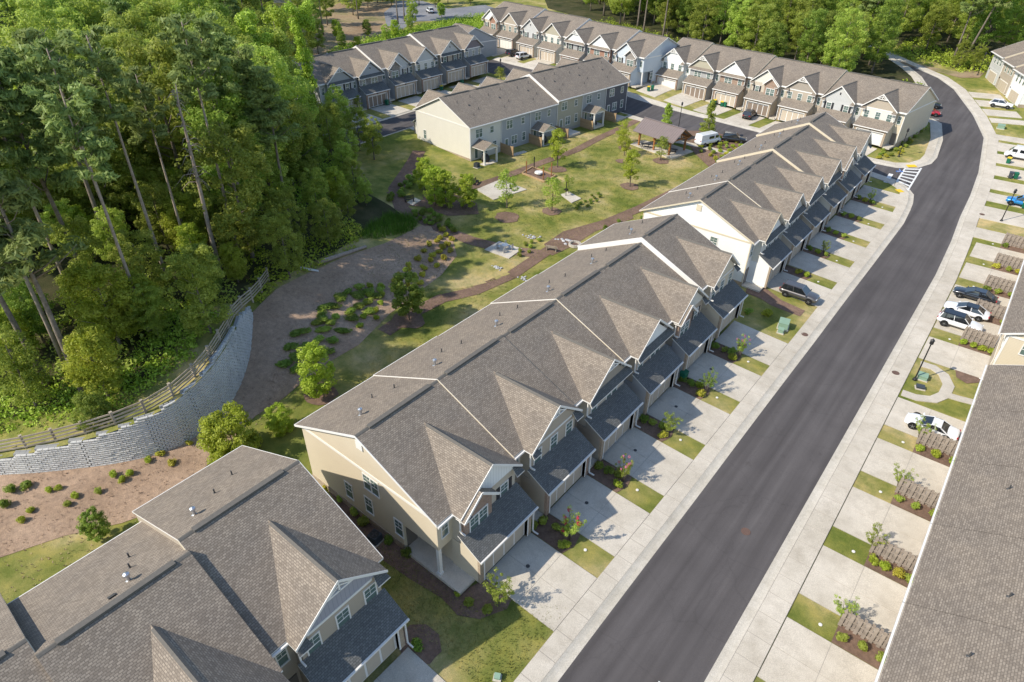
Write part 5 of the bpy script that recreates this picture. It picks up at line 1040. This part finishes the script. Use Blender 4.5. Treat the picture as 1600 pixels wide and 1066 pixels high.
tufts('straw_weeds',[(-60,-5),(-44,-5),(-40,10),(-46,24),(-60,44),(-56,30),(-49,18),(-56,4)],2500,M['straw'],23,.06,.2,'loose straw and twigs on the bank')

# ---------------- vehicles ----------------
def car(x,y,ang,paintk,kind,label,z=None,roofk=None):
    """lofted body, glasshouse, roof skin, wheels with rims, lamps; local +x is the front"""
    Lh,wd,ht,belt,sill,wr={'suv':(2.38,.95,1.68,1.02,.30,.37),'sedan':(2.45,.92,1.42,.92,.26,.34),'sport':(2.3,.98,1.19,.80,.2,.35),'van':(2.8,1.0,2.3,1.25,.32,.36),'cross':(2.25,.92,1.58,.98,.28,.35)}[kind]
    root=empty('parked_car' if kind!='van' else 'parked_van',(x,y,(Z(x,y)+.09) if z is None else z),ang); tag(root,label,'car' if kind!='van' else 'van')
    m=MB(); 
    st={'suv':[(-1,.62,.80,.86),(-.965,.40,.98,.95),(-.8,sill,1.03,1),(-.3,sill,1.02,1.0),(.3,sill,1.02,1.0),(.52,sill,1.04,.99),(.8,sill,.97,.97),(.95,.36,.86,.90),(1,.5,.70,.78)],
        'sedan':[(-1,.55,.74,.84),(-.96,.36,.92,.93),(-.75,sill,.97,1),(-.3,sill,.93,1),(.3,sill,.91,1),(.5,sill,.92,.99),(.8,sill,.82,.96),(.95,.32,.7,.88),(1,.42,.58,.74)],
        'sport':[(-1,.45,.74,.84),(-.96,.28,.84,.95),(-.7,sill,.86,1.02),(-.3,sill,.80,.96),(.2,sill,.76,.95),(.5,sill,.78,1.0),(.75,sill,.70,.97),(.93,.2,.5,.86),(1,.25,.4,.6)],
        'van':[(-1,.5,1.2,.95),(-.98,.4,1.3,.97),(-.8,sill,1.3,1),(-.3,sill,1.28,1),(.3,sill,1.28,1),(.6,sill,1.25,.99),(.85,sill,1.1,.96),(.96,.36,.95,.9),(1,.5,.75,.8)]}
    st['cross']=st['suv']; rows=[]
    for fx,zb,zt,wf in st[kind]:
        w_=wd*wf; zm=(zb+zt)/2
        rows.append([(fx*Lh,-w_*.9,zb),(fx*Lh,-w_,zb+(zt-zb)*.3),(fx*Lh,-w_*.99,zb+(zt-zb)*.72),(fx*Lh,-w_*.9,zt),(fx*Lh,-w_*.45,zt+.035),(fx*Lh,w_*.45,zt+.035),(fx*Lh,w_*.9,zt),(fx*Lh,w_*.99,zb+(zt-zb)*.72),(fx*Lh,w_,zb+(zt-zb)*.3),(fx*Lh,w_*.9,zb)])
    n=10; 
    for r in rows: m.v+=r
    for i in range(len(rows)-1):
        for j in range(n): m.f.append([i*n+j,i*n+(j+1)%n,(i+1)*n+(j+1)%n,(i+1)*n+j]);m.m.append(0)
    m.f.append(list(range(n))[::-1]);m.m.append(0);m.f.append([(len(rows)-1)*n+j for j in range(n)]);m.m.append(0)
    b=m.build('body',PAINT[paintk],root,uv=False,smooth=True); md=b.modifiers.new('sub','SUBSURF'); md.levels=1; md.render_levels=1
    # glasshouse: (x at belt, x at roof) rear and front
    rb,rt,ft,fb={'suv':(-.93,-.82,.12,.46),'sedan':(-.80,-.42,.08,.50),'sport':(-.66,-.30,.02,.42),'van':(-.98,-.95,.50,.80),'cross':(-.9,-.68,.1,.46)}[kind]
    bz=belt-.03; wb,wt=wd*.93,wd*(.74 if kind!='van' else .86)
    g=MB(); g.add([(rb*Lh,-wb,bz),(fb*Lh,-wb*.94,bz),(fb*Lh,wb*.94,bz),(rb*Lh,wb,bz),(rt*Lh,-wt,ht-.03),(ft*Lh,-wt,ht-.03),(ft*Lh,wt,ht-.03),(rt*Lh,wt,ht-.03)],[(0,3,2,1),(4,5,6,7),(0,1,5,4),(1,2,6,5),(2,3,7,6),(3,0,4,7)]); g.build('windows',M['cglass'] if kind!='van' else PAINT[paintk],root,uv=False)
    if kind=='van':
        g=MB(); g.add([(fb*Lh+.02,-wb*.86,bz+.1),(fb*Lh+.02,wb*.86,bz+.1),(ft*Lh+.1,wt*.85,ht-.2),(ft*Lh+.1,-wt*.85,ht-.2)],[(0,1,2,3)]); g.build('windscreen',M['cglass'],root,uv=False)
        for s_ in (-1,1):
            for a_,c_ in ((.35,.62),(-.25,.2)): g=MB(); g.box(a_*Lh,c_*Lh,s_*.95-.02,s_*.95+.02,bz+.15,bz+.65); g.build('side_window',M['cglass'],root,uv=False)
    r=MB(); o=.02; xm=(rt+ft)/2*Lh; hl=(ft-rt)/2*Lh+.05
    r.add([(xm-hl,-wt-o,ht-.05),(xm+hl,-wt-o,ht-.05),(xm+hl,wt+o,ht-.05),(xm-hl,wt+o,ht-.05),(xm-hl*.92,-wt*.8,ht+.02),(xm+hl*.92,-wt*.8,ht+.02),(xm+hl*.92,wt*.8,ht+.02),(xm-hl*.92,wt*.8,ht+.02)],[(4,5,6,7),(0,1,5,4),(1,2,6,5),(2,3,7,6),(3,0,4,7)])
    r.build('roof',M['cglass'] if roofk=='glass' else PAINT[roofk or paintk],root,uv=False)
    # pillars
    pl=MB()
    if kind!='van':
        for s_ in (-1,1):
            for (x0,x1,wdt) in ((rb,rt,.13),(fb,ft,.08),((rb+fb)/2-.03,(rt+ft)/2+.03,.06)): pl.beam((x0*Lh*(.985),s_*wb*.985*(.95 if x0==fb else 1),bz),(x1*Lh,s_*(wt+.01),ht-.03),wdt,.05)
            pl.beam((rb*Lh,s_*(wb+.005),bz+.01),(fb*Lh,s_*(wb*.945+.005),bz+.01),.05,.04)
        pl.build('pillars',PAINT[paintk],root,uv=False)
    for fx in (-.6,.62):
        for s_ in (-1,1):
            wh=MB(); cy=s_*(wd-.10); k=14
            pts=[(fx*Lh,cy-.12,wr),(fx*Lh,cy+.125,wr)]; wh.tube(pts,wr,16); w_=wh.build('wheel',M['tyre'],root,uv=False)
            ri=MB(); ys=cy+s_*.128; ri.tube([(fx*Lh,ys-.005,wr),(fx*Lh,ys+.012,wr)],wr*.25,8)
            for q in range(5):
                a=q*1.2566; ri.beam((fx*Lh,ys,wr),(fx*Lh+math.cos(a)*wr*.68,ys,wr+math.sin(a)*wr*.68),.07,.03)
            ri.build('rim',M['rim'],w_,uv=False)
            ar=MB(); ar.tube([(fx*Lh,s_*(wd*.985)-.01,wr+.02),(fx*Lh,s_*(wd*.985)+.012,wr+.02)],wr+.07,16); ar.build('wheel_arch',M['black'],root,uv=False)
    for s_ in (-1,1):
        hl_=MB(); zt=st[kind][-2][2]; hl_.box(Lh*.90,Lh*.965,s_*wd*.62-.16,s_*wd*.62+.16,zt-.16,zt-.02); hl_.build('headlight',M['lamp_w'],root,uv=False)
        tl=MB(); zt=st[kind][1][2]; tl.box(-Lh*.995,-Lh*.945,s_*wd*.68-.15,s_*wd*.68+.15,zt-.2,zt-.04); tl.build('tail_light',M['lamp_r'],root,uv=False)
        mi=MB(); mi.box(Lh*.40,Lh*.45,s_*(wd+.06)-.09,s_*(wd+.06)+.09,bz,bz+.14); mi.build('mirror',PAINT[paintk],root,uv=False)
    return root
CARS=[((-15.89,77.88),0,'silver','suv','dark grey three row car in the driveway of the white ended townhouse','silver'),
 ((2.48,61.75),180,'white','sport','white sports coupe with black glass in the right driveway','white'),
 ((1.13,84.19),0,'white','suv','white car with black glass roof nearest the street lamp','glass'),((1.26,88.02),180,'white','sedan','white car with dark roof between the other white car and the black one','glass'),
 ((1.40,92.91),180,'black','sedan','black saloon beside the two white cars','black'),
 ((2.16,130.10),180,'blue','cross','bright blue car at the right edge of the picture','blue'),((-8.53,179.78),0,'white','cross','small white car in the far right driveway','white'),
 ((-0.71,150.75),180,'white','van','white van at the right edge behind the green bin',None),
 ((-49.55,122.34),70,'white','van','white van on the parking bay half hidden by the conical tree',None),((-46.21,127.10),0+20,'black','suv','black car in the parking bay next to the white van','black'),
 ((-49.58,142.50),95,'black','suv','black pickup like car in a driveway of the side road row','black'),
 ((-118.06,146.46),80,'navy','suv','dark blue car in a far driveway beside the white one','navy'),((-113.90,145.41),80,'white','suv','white car in the far driveway beside the dark blue one','white'),
 ((-19.80,167.08),8,'red','cross','red car parked behind the side road end wall','red'),((-20.84,172.34),8,'black','cross','black car parked beyond the red car','black'),
 ((-175.58,172.06),150,'white','suv','white car parked on the pale drive at the top','white')]
for p,a,pk,kd,lb,rf in CARS:
    o=car(p[0],p[1],R(a),pk,kd,lb,roofk=rf)
    zz=o.location.z
    if p[0]<-10 and p[1]>120: o.location.z=zz-.03
car(-5.2,20.7,R(90),'navy','sedan','blue car entering at the bottom edge of the street, only its roof showing',z=.05)
# ---------------- street furniture ----------------
def lamp(x,y,label,h=4.6):
    o=tag(empty('street_lamp',(x,y,Z(x,y)+.02)),label,'street lamp'); m=MB(); m.lathe([(.22,0),(.22,.12),(.12,.3),(.075,.5),(.06,h)],10); m.build('post',M['black'],o,uv=False)
    m=MB(); m.lathe([(.06,h),(.16,h+.08),(.2,h+.12),(.17,h+.5),(.24,h+.52),(.1,h+.68),(0,h+.8)],8); m.build('lantern',M['black'],o,uv=False)
lamp(-.5,69.6,'black street lamp on the right pavement near the pale slab by the white cars'); lamp(*(0.62,122.17),'black street lamp on the green cabinet lawn at the right'); lamp(*(-18.79,139.62),'black street lamp on the lawn by the side road end wall'); lamp(*(-58.17,126.82),'black street lamp behind the pavilion by the parking bay'); lamp(*(-107.11,127.75),'black street lamp behind the park row roofs'); lamp(*(-16.93,204.24),'dark lamp post beside the far road bend')
def sign(x,y,label):
    o=tag(empty('street_sign',(x,y,Z(x,y))),label,'street sign'); m=MB(); m.lathe([(.03,0),(.03,2.6)],6); m.build('post',M['black'],o,uv=False)
    for k,(a,z) in enumerate(((0,2.65),(1.5,2.88))):
        m=MB(); m.box(-.55,.55,-.015,.015,z-.1,z+.1); q=m.build('name_plate',M['blue'],o,uv=False,rz=a+.5)
        m=MB()
        for j in range(6): m.box(-.4+.13*j,-.32+.13*j,-.02,.02,z-.045,z+.045)
        m.build('lettering',M['trim'],q,uv=False)
sign(*(-16.05,126.17),'blue street name sign on a dark post at the crosswalk')
def manhole(x,y,label,r=.38,h=.04,mt='rust'):
    m=MB(); m.lathe([(r,0),(r,.02),(r*.9,.025),(r*.86,.012),(0,.015)],18); o=m.build('manhole_cover',M[mt],loc=(x,y,Z(x,y)+h),uv=False); tag(o,label,'manhole cover')
manhole(*(-6.46,38.78),'rusty manhole cover in the street asphalt at the bottom',h=.03); manhole(*(-2.36,69.51),'rusty cover in the right pavement below the street lamp',h=.11); manhole(*(-2.14,123.01),'rusty cover in the right pavement near the lawn lamp',h=.11); manhole(*(-12.48,70.43),'rusty cover in the left pavement near the utility boxes',h=.11)
def cabinet(x,y,rz,wd,dp,ht,label,mt='boxgreen'):
    o=tag(empty('utility_cabinet',(x,y,Z(x,y)),rz),label,'utility cabinet'); m=MB(); m.box(-wd/2-.1,wd/2+.1,-dp/2-.1,dp/2+.1,-.1,.1); m.build('pad',M['concrete'],o)
    m=MB(); m.prism([(-wd/2,-dp/2,ht*.85),(wd/2,-dp/2,ht*.85),(wd/2,dp/2,ht),(-wd/2,dp/2,ht)],(0,0,-ht*.82)); m.build('cabinet_body',M[mt],o,uv=False); m=MB(); m.prism([(-wd/2-.03,-dp/2-.04,ht*.85+.03),(wd/2+.03,-dp/2-.04,ht*.85+.03),(wd/2+.03,dp/2+.02,ht+.04),(-wd/2-.03,dp/2+.02,ht+.04)],(0,0,-.05)); m.build('lid',M[mt],o,uv=False)
cabinet(*(-14.98,70.13),.2,1.1,1.1,1.0,'large green utility cabinet on the lawn after the long row'); cabinet(*(-14.82,68.87),.2,.6,.5,.6,'small pale green box in front of the large utility cabinet')
cabinet(*(0.05,70.33),.1,.9,.8,.6,'green transformer box on the oval lawn by the right pavement'); cabinet(*(0.27,68.38),.3,.75,.5,.35,'low grey blue box on the oval lawn',mt='bingrey'); cabinet(*(-6.27,165.91),.1,1.2,1,.8,'green utility box on the far right lawn'); cabinet(*(-14.27,16.77),.5,.35,.3,.35,'small pale green box on the lawn at the bottom')
def bins(x,y,rz,label,lid='binlid',body='bin'):
    o=tag(empty('wheeled_bin',(x,y,Z(x,y)+.08),rz),label,'rubbish bin'); m=MB(); m.prism([(-.32,-.36,1.0),(.32,-.36,1.0),(.32,.36,1.0),(-.32,.36,1.0)],(0,.0,-.9)); v=m.v; m.v=[(p[0]*(.8 if p[2]<.5 else 1),p[1]*(.8 if p[2]<.5 else 1),p[2]) for p in v]; m.build('bin_body',M[body],o,uv=False)
    m=MB(); m.prism([(-.34,-.4,1.05),(.34,-.4,1.05),(.34,.38,1.12),(-.34,.38,1.12)],(0,0,-.06)); m.build('lid',M[lid],o,uv=False)
    for s_ in (-1,1): m=MB(); m.tube([(s_*.3,.34,.12),(s_*.36,.34,.12)],.12,8); m.build('wheel',M['tyre'],o,uv=False)
for (p,lb,l_,b_) in (((-19.36,52.99),'green wheeled bin beside a garage of the long row','bin','bin'),((-59.22,144.31),'left green bin with green lid before the side road row','bin','bin'),((-59.07,145.65),'green bin with yellow lid before the side road row','binlid','bin'),((-57.31,145.52),'yellow lidded bin left of the pair by the brick garage','binlid','bin'),((-56.47,145.69),'plain green bin of the pair by the brick garage','bin','bin'),((-74.41,142.68),'yellow lidded bin on the lawn right of the far row','binlid','bin'),((-73.87,143.51),'green bin on the lawn right of the far row','bin','bin'),((-2.27,147.79),'yellow lidded green bin in front of the white van','binlid','bin'),((-0.96,141.15),'dark grey bin near the right row','bingrey','bingrey'),((-0.22,141.29),'dark green bin next to the grey bin','bin','bin'),((2.62,129.25),'yellow lidded bin beside the blue car','binlid','bin'),((-111.97,112.08),'yellow lidded bin at the back row garages','binlid','bin'),((-112.24,119.41),'green bin between the back row garages','bin','bin'),((-112.35,95.52),'green bin left of the back row driveway','bin','bin')):
    bins(p[0],p[1],rng.uniform(-.4,.4),lb,l_,b_)
def ac(x,y,label):
    o=tag(empty('air_conditioner',(x,y,Z(x,y)+.05),.1),label,'air conditioner'); m=MB(); m.box(-.5,.5,-.5,.5,-.2,.06); m.build('pad',M['concrete'],o)
    m=MB(); m.box(-.4,.4,-.4,.4,.06,.8)
    for k in range(7): m.box(-.42,.42,-.42,.42,.12+.09*k,.16+.09*k)
    m.build('casing',M['bingrey'],o,uv=False); m=MB(); m.lathe([(.36,.8),(.36,.84),(.3,.845),(.3,.82),(0,.82)],16); m.build('fan_guard',M['black'],o,uv=False); m=MB()
    for k in range(4): m.beam((0,0,.835),(math.cos(k*1.57)*.28,math.sin(k*1.57)*.28,.835),.12,.01)
    m.build('fan_blade',M['pipe'],o,uv=False)
ac(*(-28.35,18.70),'air conditioner against the beige end wall'); ac(*(-75.12,83.07),'first air conditioner behind the park row near the cream wall'); 
# pavilion
cpv=(-55.67,113.94); o=tag(empty('pavilion',(cpv[0]+.1,cpv[1]+.8,Z(*cpv)),R(-14+3)),'open timber pavilion with brown metal roof in the park','pavilion')
m=MB(); m.box(-5.2,5.2,-3.2,3.2,-.3,.12); m.build('floor_slab',M['slab'],o)
for x in (-3.7,0,3.7):
    for y in (-2.3,2.3):
        m=MB(); m.box(x-.15,x+.15,y-.15,y+.15,.12,2.7); q=m.build('post',M['timber'],o,uv=False); m=MB(); m.beam((x-.7,y,2.7),(x,y,2.1),.12,.12); m.beam((x+.7,y,2.7),(x,y,2.1),.12,.12); m.build('brace',M['timber'],q,uv=False)
for y in (-2.3,2.3): m=MB(); m.box(-4.5,4.5,y-.12,y+.12,2.7,2.98); m.build('beam',M['timber'],o,uv=False)
for x in (-4.3,-2.0,0,2.0,4.3):
    m=MB(); m.box(x-.1,x+.1,-2.3,2.3,2.72,2.9); m.box(x-.08,x+.08,-.08,.08,2.9,4.3); m.beam((x,-2.9,2.75),(x,0,4.58),.12,.14); m.beam((x,2.9,2.75),(x,0,4.58),.12,.14); m.build('truss',M['timber'],o,uv=False)
for sg in (-1,1):
    m=MB(); top=[(-4.9,sg*3.15,2.78),(4.9,sg*3.15,2.78),(4.9,0,4.78),(-4.9,0,4.78)]; m.prism(top if sg<0 else top[::-1],(0,0,-.08)); q=m.build('roof_slope',M['metalroof'],o,uv=False)
    for k in range(20): x=-4.75+.5*k; m=MB(); m.beam((x,sg*3.15,2.8),(x,0,4.8),.035,.05); m.build('seam',M['metalroof'],q,uv=False)
m=MB(); m.box(-4.95,4.95,-.15,.15,4.76,4.84); m.build('ridge_cap',M['metalroof'],o,uv=False)
def picnic(x,y,rz,label,mt='black'):
    o=tag(empty('picnic_table',(x,y,Z(x,y)+.13),rz),label,'picnic table'); m=MB(); m.box(-.9,.9,-.38,.38,.72,.76); m.build('table_top',M[mt],o,uv=False)
    for s_ in (-1,1): m=MB(); m.box(-.9,.9,s_*.72-.14,s_*.72+.14,.43,.47); m.build('seat',M[mt],o,uv=False)
    for xx_ in (-.6,.6): m=MB(); m.beam((xx_,-.75,0),(xx_,.3,.72),.06,.06); m.beam((xx_,.75,0),(xx_,-.3,.72),.06,.06); m.box(xx_-.03,xx_+.03,-.75,.75,.38,.43); m.build('leg',M[mt],o,uv=False)
picnic(*(-57.83,112.55),.3,'black picnic table under the left half of the pavilion'); picnic(*(-52.58,113.55),.3,'black picnic table under the right half of the pavilion')
def bench(x,y,rz,label,mt='wood'):
    o=tag(empty('park_bench',(x,y,Z(x,y)+.03),rz),label,'bench')
    for k in range(3): m=MB(); m.box(-.8,.8,-.22+.15*k,-.1+.15*k,.42,.46); m.build('seat_slat',M[mt],o)
    for k in range(3): m=MB(); m.box(-.8,.8,.25+.04*k,.28+.04*k,.52+.14*k,.62+.14*k); m.build('back_slat',M[mt],o)
    for x_ in (-.65,.65): m=MB(); m.box(x_-.04,x_+.04,-.2,.28,0,.42); m.beam((x_,.24,.42),(x_,.36,.95),.06,.05); m.build('leg',M[mt],o)
bench(*(-46.88,67.15),R(200),'pale wooden bench beside the mulch path'); bench(*(-70.05,77.22),R(110),'dark bench at the left corner of the paved court','black'); bench(*(-71.64,63.53),R(60),'dark bench by the hedge path near the wood','black')
def pad(poly,label): o=drape('paved_pad',poly,M['slab'],.12,thick=.16)
pad([(-68.42,75.39),(-68.48,81.70),(-62.46,81.32),(-63.80,74.37)],0); pad([(-53.90,60.85),(-54.03,64.20),(-50.18,64.65),(-49.82,61.23)],0); pad([(-57.03,83.43),(-56.85,85.36),(-53.65,84.43),(-53.82,81.94)],0); pad([(-71.68,63.03),(-72.22,65.18),(-71.00,65.37),(-70.41,63.02)],0)
# patio set with closed parasol
x,y=(-51.84,62.84); o=tag(empty('patio_set',(x,y,Z(x,y)+.13)),'round metal table set on the small paved pad by the path','table'); m=MB(); m.lathe([(.5,.7),(.5,.74),(0,.75)],14); m.tube([(0,0,0),(0,0,.72)],.05,6); m.build('table_top',M['steel'],o,uv=False)
for k in range(4): a=.6+k*1.57; m=MB(); cx_,cy_=math.cos(a)*.85,math.sin(a)*.85; m.box(cx_-.2,cx_+.2,cy_-.2,cy_+.2,.42,.46); m.beam((cx_*1.22,cy_*1.22,.0),(cx_*1.25,cy_*1.25,.85),.4,.04); m.beam((cx_,cy_,0),(cx_,cy_,.43),.06,.06); m.build('stool',M['steel'],o,uv=False)
for (p,lb) in (((-53.95,87.61),'black post grill on the small slab of the lawn'),): m=MB(); m.tube([(0,0,0),(0,0,.9)],.06,6); m.box(-.25,.25,-.2,.2,.9,1.2); m.box(-.05,.05,-.05,.05,1.2,2.4); x,y=(-56.10,83.58); tag(m.build('post_grill',M['black'],loc=(x,y,Z(x,y)+.12),uv=False),lb,'grill')
for p,lb,a in (((-63.90,78.87),'left dark cafe chair on the paved court',.4),((-64.03,80.21),'right dark cafe chair on the paved court',1.4)):
    o=tag(empty('cafe_chair',(p[0],p[1],Z(*p)+.12),a),lb,'chair'); m=MB(); m.box(-.22,.22,-.22,.22,.43,.46); m.build('seat',M['black'],o,uv=False); m=MB(); m.box(-.22,.22,.2,.23,.46,.9); m.build('backrest',M['black'],o,uv=False)
    for a_ in (-.2,.2):
        for b_ in (-.2,.2): m=MB(); m.box(a_-.015,a_+.015,b_-.015,b_+.015,0,.43); m.build('leg',M['black'],o,uv=False)
# raised timber-edged bed with posts
q=[(-67.43,86.38),(-67.88,89.91),(-62.40,89.38),(-62.16,85.90)]; c=(sum(p[0] for p in q)/4,sum(p[1] for p in q)/4)
drape('mulch_bed',q,M['mulch'],.12); o=tag(empty('hammock_court',(c[0],c[1],Z(*c))),'timber edged mulch square with four dark posts on the lawn','post frame')
for k in range(4):
    a,b=q[k],q[(k+1)%4]; m=MB(); m.beam((a[0]-c[0],a[1]-c[1],Z(*a)-Z(*c)+.15),(b[0]-c[0],b[1]-c[1],Z(*b)-Z(*c)+.15),.2,.3); m.build('edging',M['wood_new'],o)
    p=lerp(a,c,.25); m=MB(); m.tube([(p[0]-c[0],p[1]-c[1],0),(p[0]-c[0],p[1]-c[1],2.4)],.09,8); m.lathe([(.13,2.0),(.13,2.1),(.0,2.12)],8,(p[0]-c[0],p[1]-c[1],0)); m.build('post',M['timber'] if k!=1 else M['black'],o,uv=False)
m=MB(); m.lathe([(.75,.4),(.7,.62),(0,.62)],12); m.box(-.3,.3,-.3,.3,-.1,.4); m.build('centre_table',M['trim'],o,uv=False)
# fire pit, rock piles, boulder, logs
x,y=(-45.32,70.58); o=tag(empty('fire_pit',(x,y,Z(x,y)+.05)),'round stone fire pit at the rear corner of the long row','fire pit')
for k in range(14): a=k*2*math.pi/14; m=MB(); m.box(-.2,.2,-.14,.14,0,.34); m.build('stone',M['concrete'],o,loc=(math.cos(a)*.75,math.sin(a)*.75,0),rz=a+math.pi/2)
m=MB(); m.lathe([(.6,.1),(0,.12)],12); m.build('ash_bed',M['rust'],o,uv=False)
def rocks(p,n,spread,label,sz=.16):
    o=tag(empty('rock_pile',(p[0],p[1],Z(*p))),label,'rocks')
    for k in range(n):
        bm=bmesh.new(); bmesh.ops.create_icosphere(bm,subdivisions=1,radius=sz*rng.uniform(.6,1.3))
        for v in bm.verts: v.co*=rng.uniform(.75,1.2); v.co.z*=.6
        me=bpy.data.meshes.new('rock'); bm.to_mesh(me); bm.free(); me.materials.append(M['rock']); link('rock',me,o,(rng.gauss(0,spread),rng.gauss(0,spread*.6),.08))
rocks((-51.44,68.48),22,.5,'pile of white rocks on the lawn left of the mulch bed'); rocks((-49.48,58.26),16,.4,'pile of white rocks below the small paved pad'); rocks((-45.08,58.50),16,.4,'pile of white rocks beside the path behind the long row'); rocks((-47.06,70.83),12,.6,'brown grey boulders beside the fire pit',.25); rocks((-102.18,77.84),3,.3,'boulder on the lawn left of the cream end wall',.5)
m=MB(); a_,b_=(-63.22,40.22),(-63.41,47.95); za,zb=ZC(*a_),ZC(*b_); m.tube([(0,0,.3),(b_[0]-a_[0],b_[1]-a_[1],zb-za+.25)],[.3,.2],8); tag(m.build('fallen_log',M['deadbark'],loc=(a_[0],a_[1],za),uv=False),'long grey log lying at the top edge of the straw bank','log')
m=MB(); a_,b_=(-63.42,37.87),(-61.83,39.23); m.tube([(0,0,.2),(b_[0]-a_[0],b_[1]-a_[1],ZC(*b_)-ZC(*a_)+.2)],[.16,.12],7); tag(m.build('fallen_log',M['trim'],loc=(a_[0],a_[1],ZC(*a_)),uv=False),'short white pipe like log left of the long grey log','log')
# privacy screens of the park row
def screen(S,th,xl,y0,y1,label):
    c,s_=math.cos(R(th)),math.sin(R(th)); f=lambda x,y:(S[0]+c*x-s_*y,S[1]+s_*x+c*y); a=f(xl,y0);b=f(xl,y1); z=Z(*a)
    o=tag(empty('privacy_screen',(a[0],a[1],z)),label,'fence'); n=14
    for k in range(n): p=lerp((0,0),(b[0]-a[0],b[1]-a[1]),(k+.5)/n); m=MB(); m.box(-.1,.1,-.015,.015,0,1.85); m.build('board',M['wood_new'],o,loc=(p[0],p[1],0),rz=math.atan2(b[1]-a[1],b[0]-a[0]))
    for k in (0,1): p=lerp((0,0),(b[0]-a[0],b[1]-a[1]),k); m=MB(); m.box(-.07,.07,-.07,.07,-.2,1.95); m.build('post',M['wood_new'],o,loc=(p[0],p[1],0))
SBr=(-77.95,84.5)
for k,lb in enumerate(('between the first and second rear patios','between the second and third rear patios','between the third and fourth rear patios','between the fourth and fifth rear patios','between the last two rear patios')):
    screen(SBr,84.3,7.75*(k+1)-(4.1 if False else 0)+(-.1),-3.3,-.1,'pine board screen '+lb+' of the park row')
for k in (0,2,4):
    xl=7.75*k+4.35; c,s_=math.cos(R(84.3)),math.sin(R(84.3)); p=(SBr[0]+c*(7.75*k+2.2)+s_*1.6,SBr[1]+s_*(7.75*k+2.2)-c*1.6)
    o=tag(empty('covered_grill',(p[0],p[1],Z(*p)+.05)),'dark round covered seat on the %s covered porch of the park row'%['nearest','middle','farthest'][k//2],'grill'); m=MB(); m.lathe([(.75,0),(.85,.5),(.6,1.1),(.2,1.35),(0,1.4)],14); m.build('cover',M['black'],o,uv=False); m=MB(); m.lathe([(.6,.0),(.62,.1),(0,.1)],12); m.build('base',M['black'],o,uv=False)
# far buildings at the top edge
def farhouse(p,rz,w_,d_,h_,label,col='trim'):
    o=tag(empty('distant_house',(p[0],p[1],Z(*p)),rz),label,'house'); m=MB(); m.box(-w_/2,w_/2,-d_/2,d_/2,-1,h_); m.build('wall',M[col],o)
    for sg in (-1,1): m=MB(); top=[(-w_/2-.4,sg*(d_/2+.5),h_-.1),(w_/2+.4,sg*(d_/2+.5),h_-.1),(w_/2+.4,0,h_+2.4),(-w_/2-.4,0,h_+2.4)]; m.prism(top if sg<0 else top[::-1],(0,0,-.2)); m.build('roof',M['shingle'],o)
    for k in range(4): x_=-w_/2+w_*(k+.5)/4; m=MB(); m.box(x_-.5,x_+.5,-d_/2-.05,-d_/2,1,2.4); q=m.build('window',M['trim'],o); m=MB(); m.box(x_-.42,x_+.42,-d_/2-.07,-d_/2-.05,1.08,2.32); m.build('pane',M['glass'],q)
farhouse((-224.04,150.09),.9,10,7,3,'white porch fronted house among the trees at the top left','grey'); farhouse((-210.89,196.18),.5,16,8,3,'white building beyond the drive at the top','trim'); farhouse((-150,232),.3,14,8,3,'pale house in the wood at the top middle','trim')
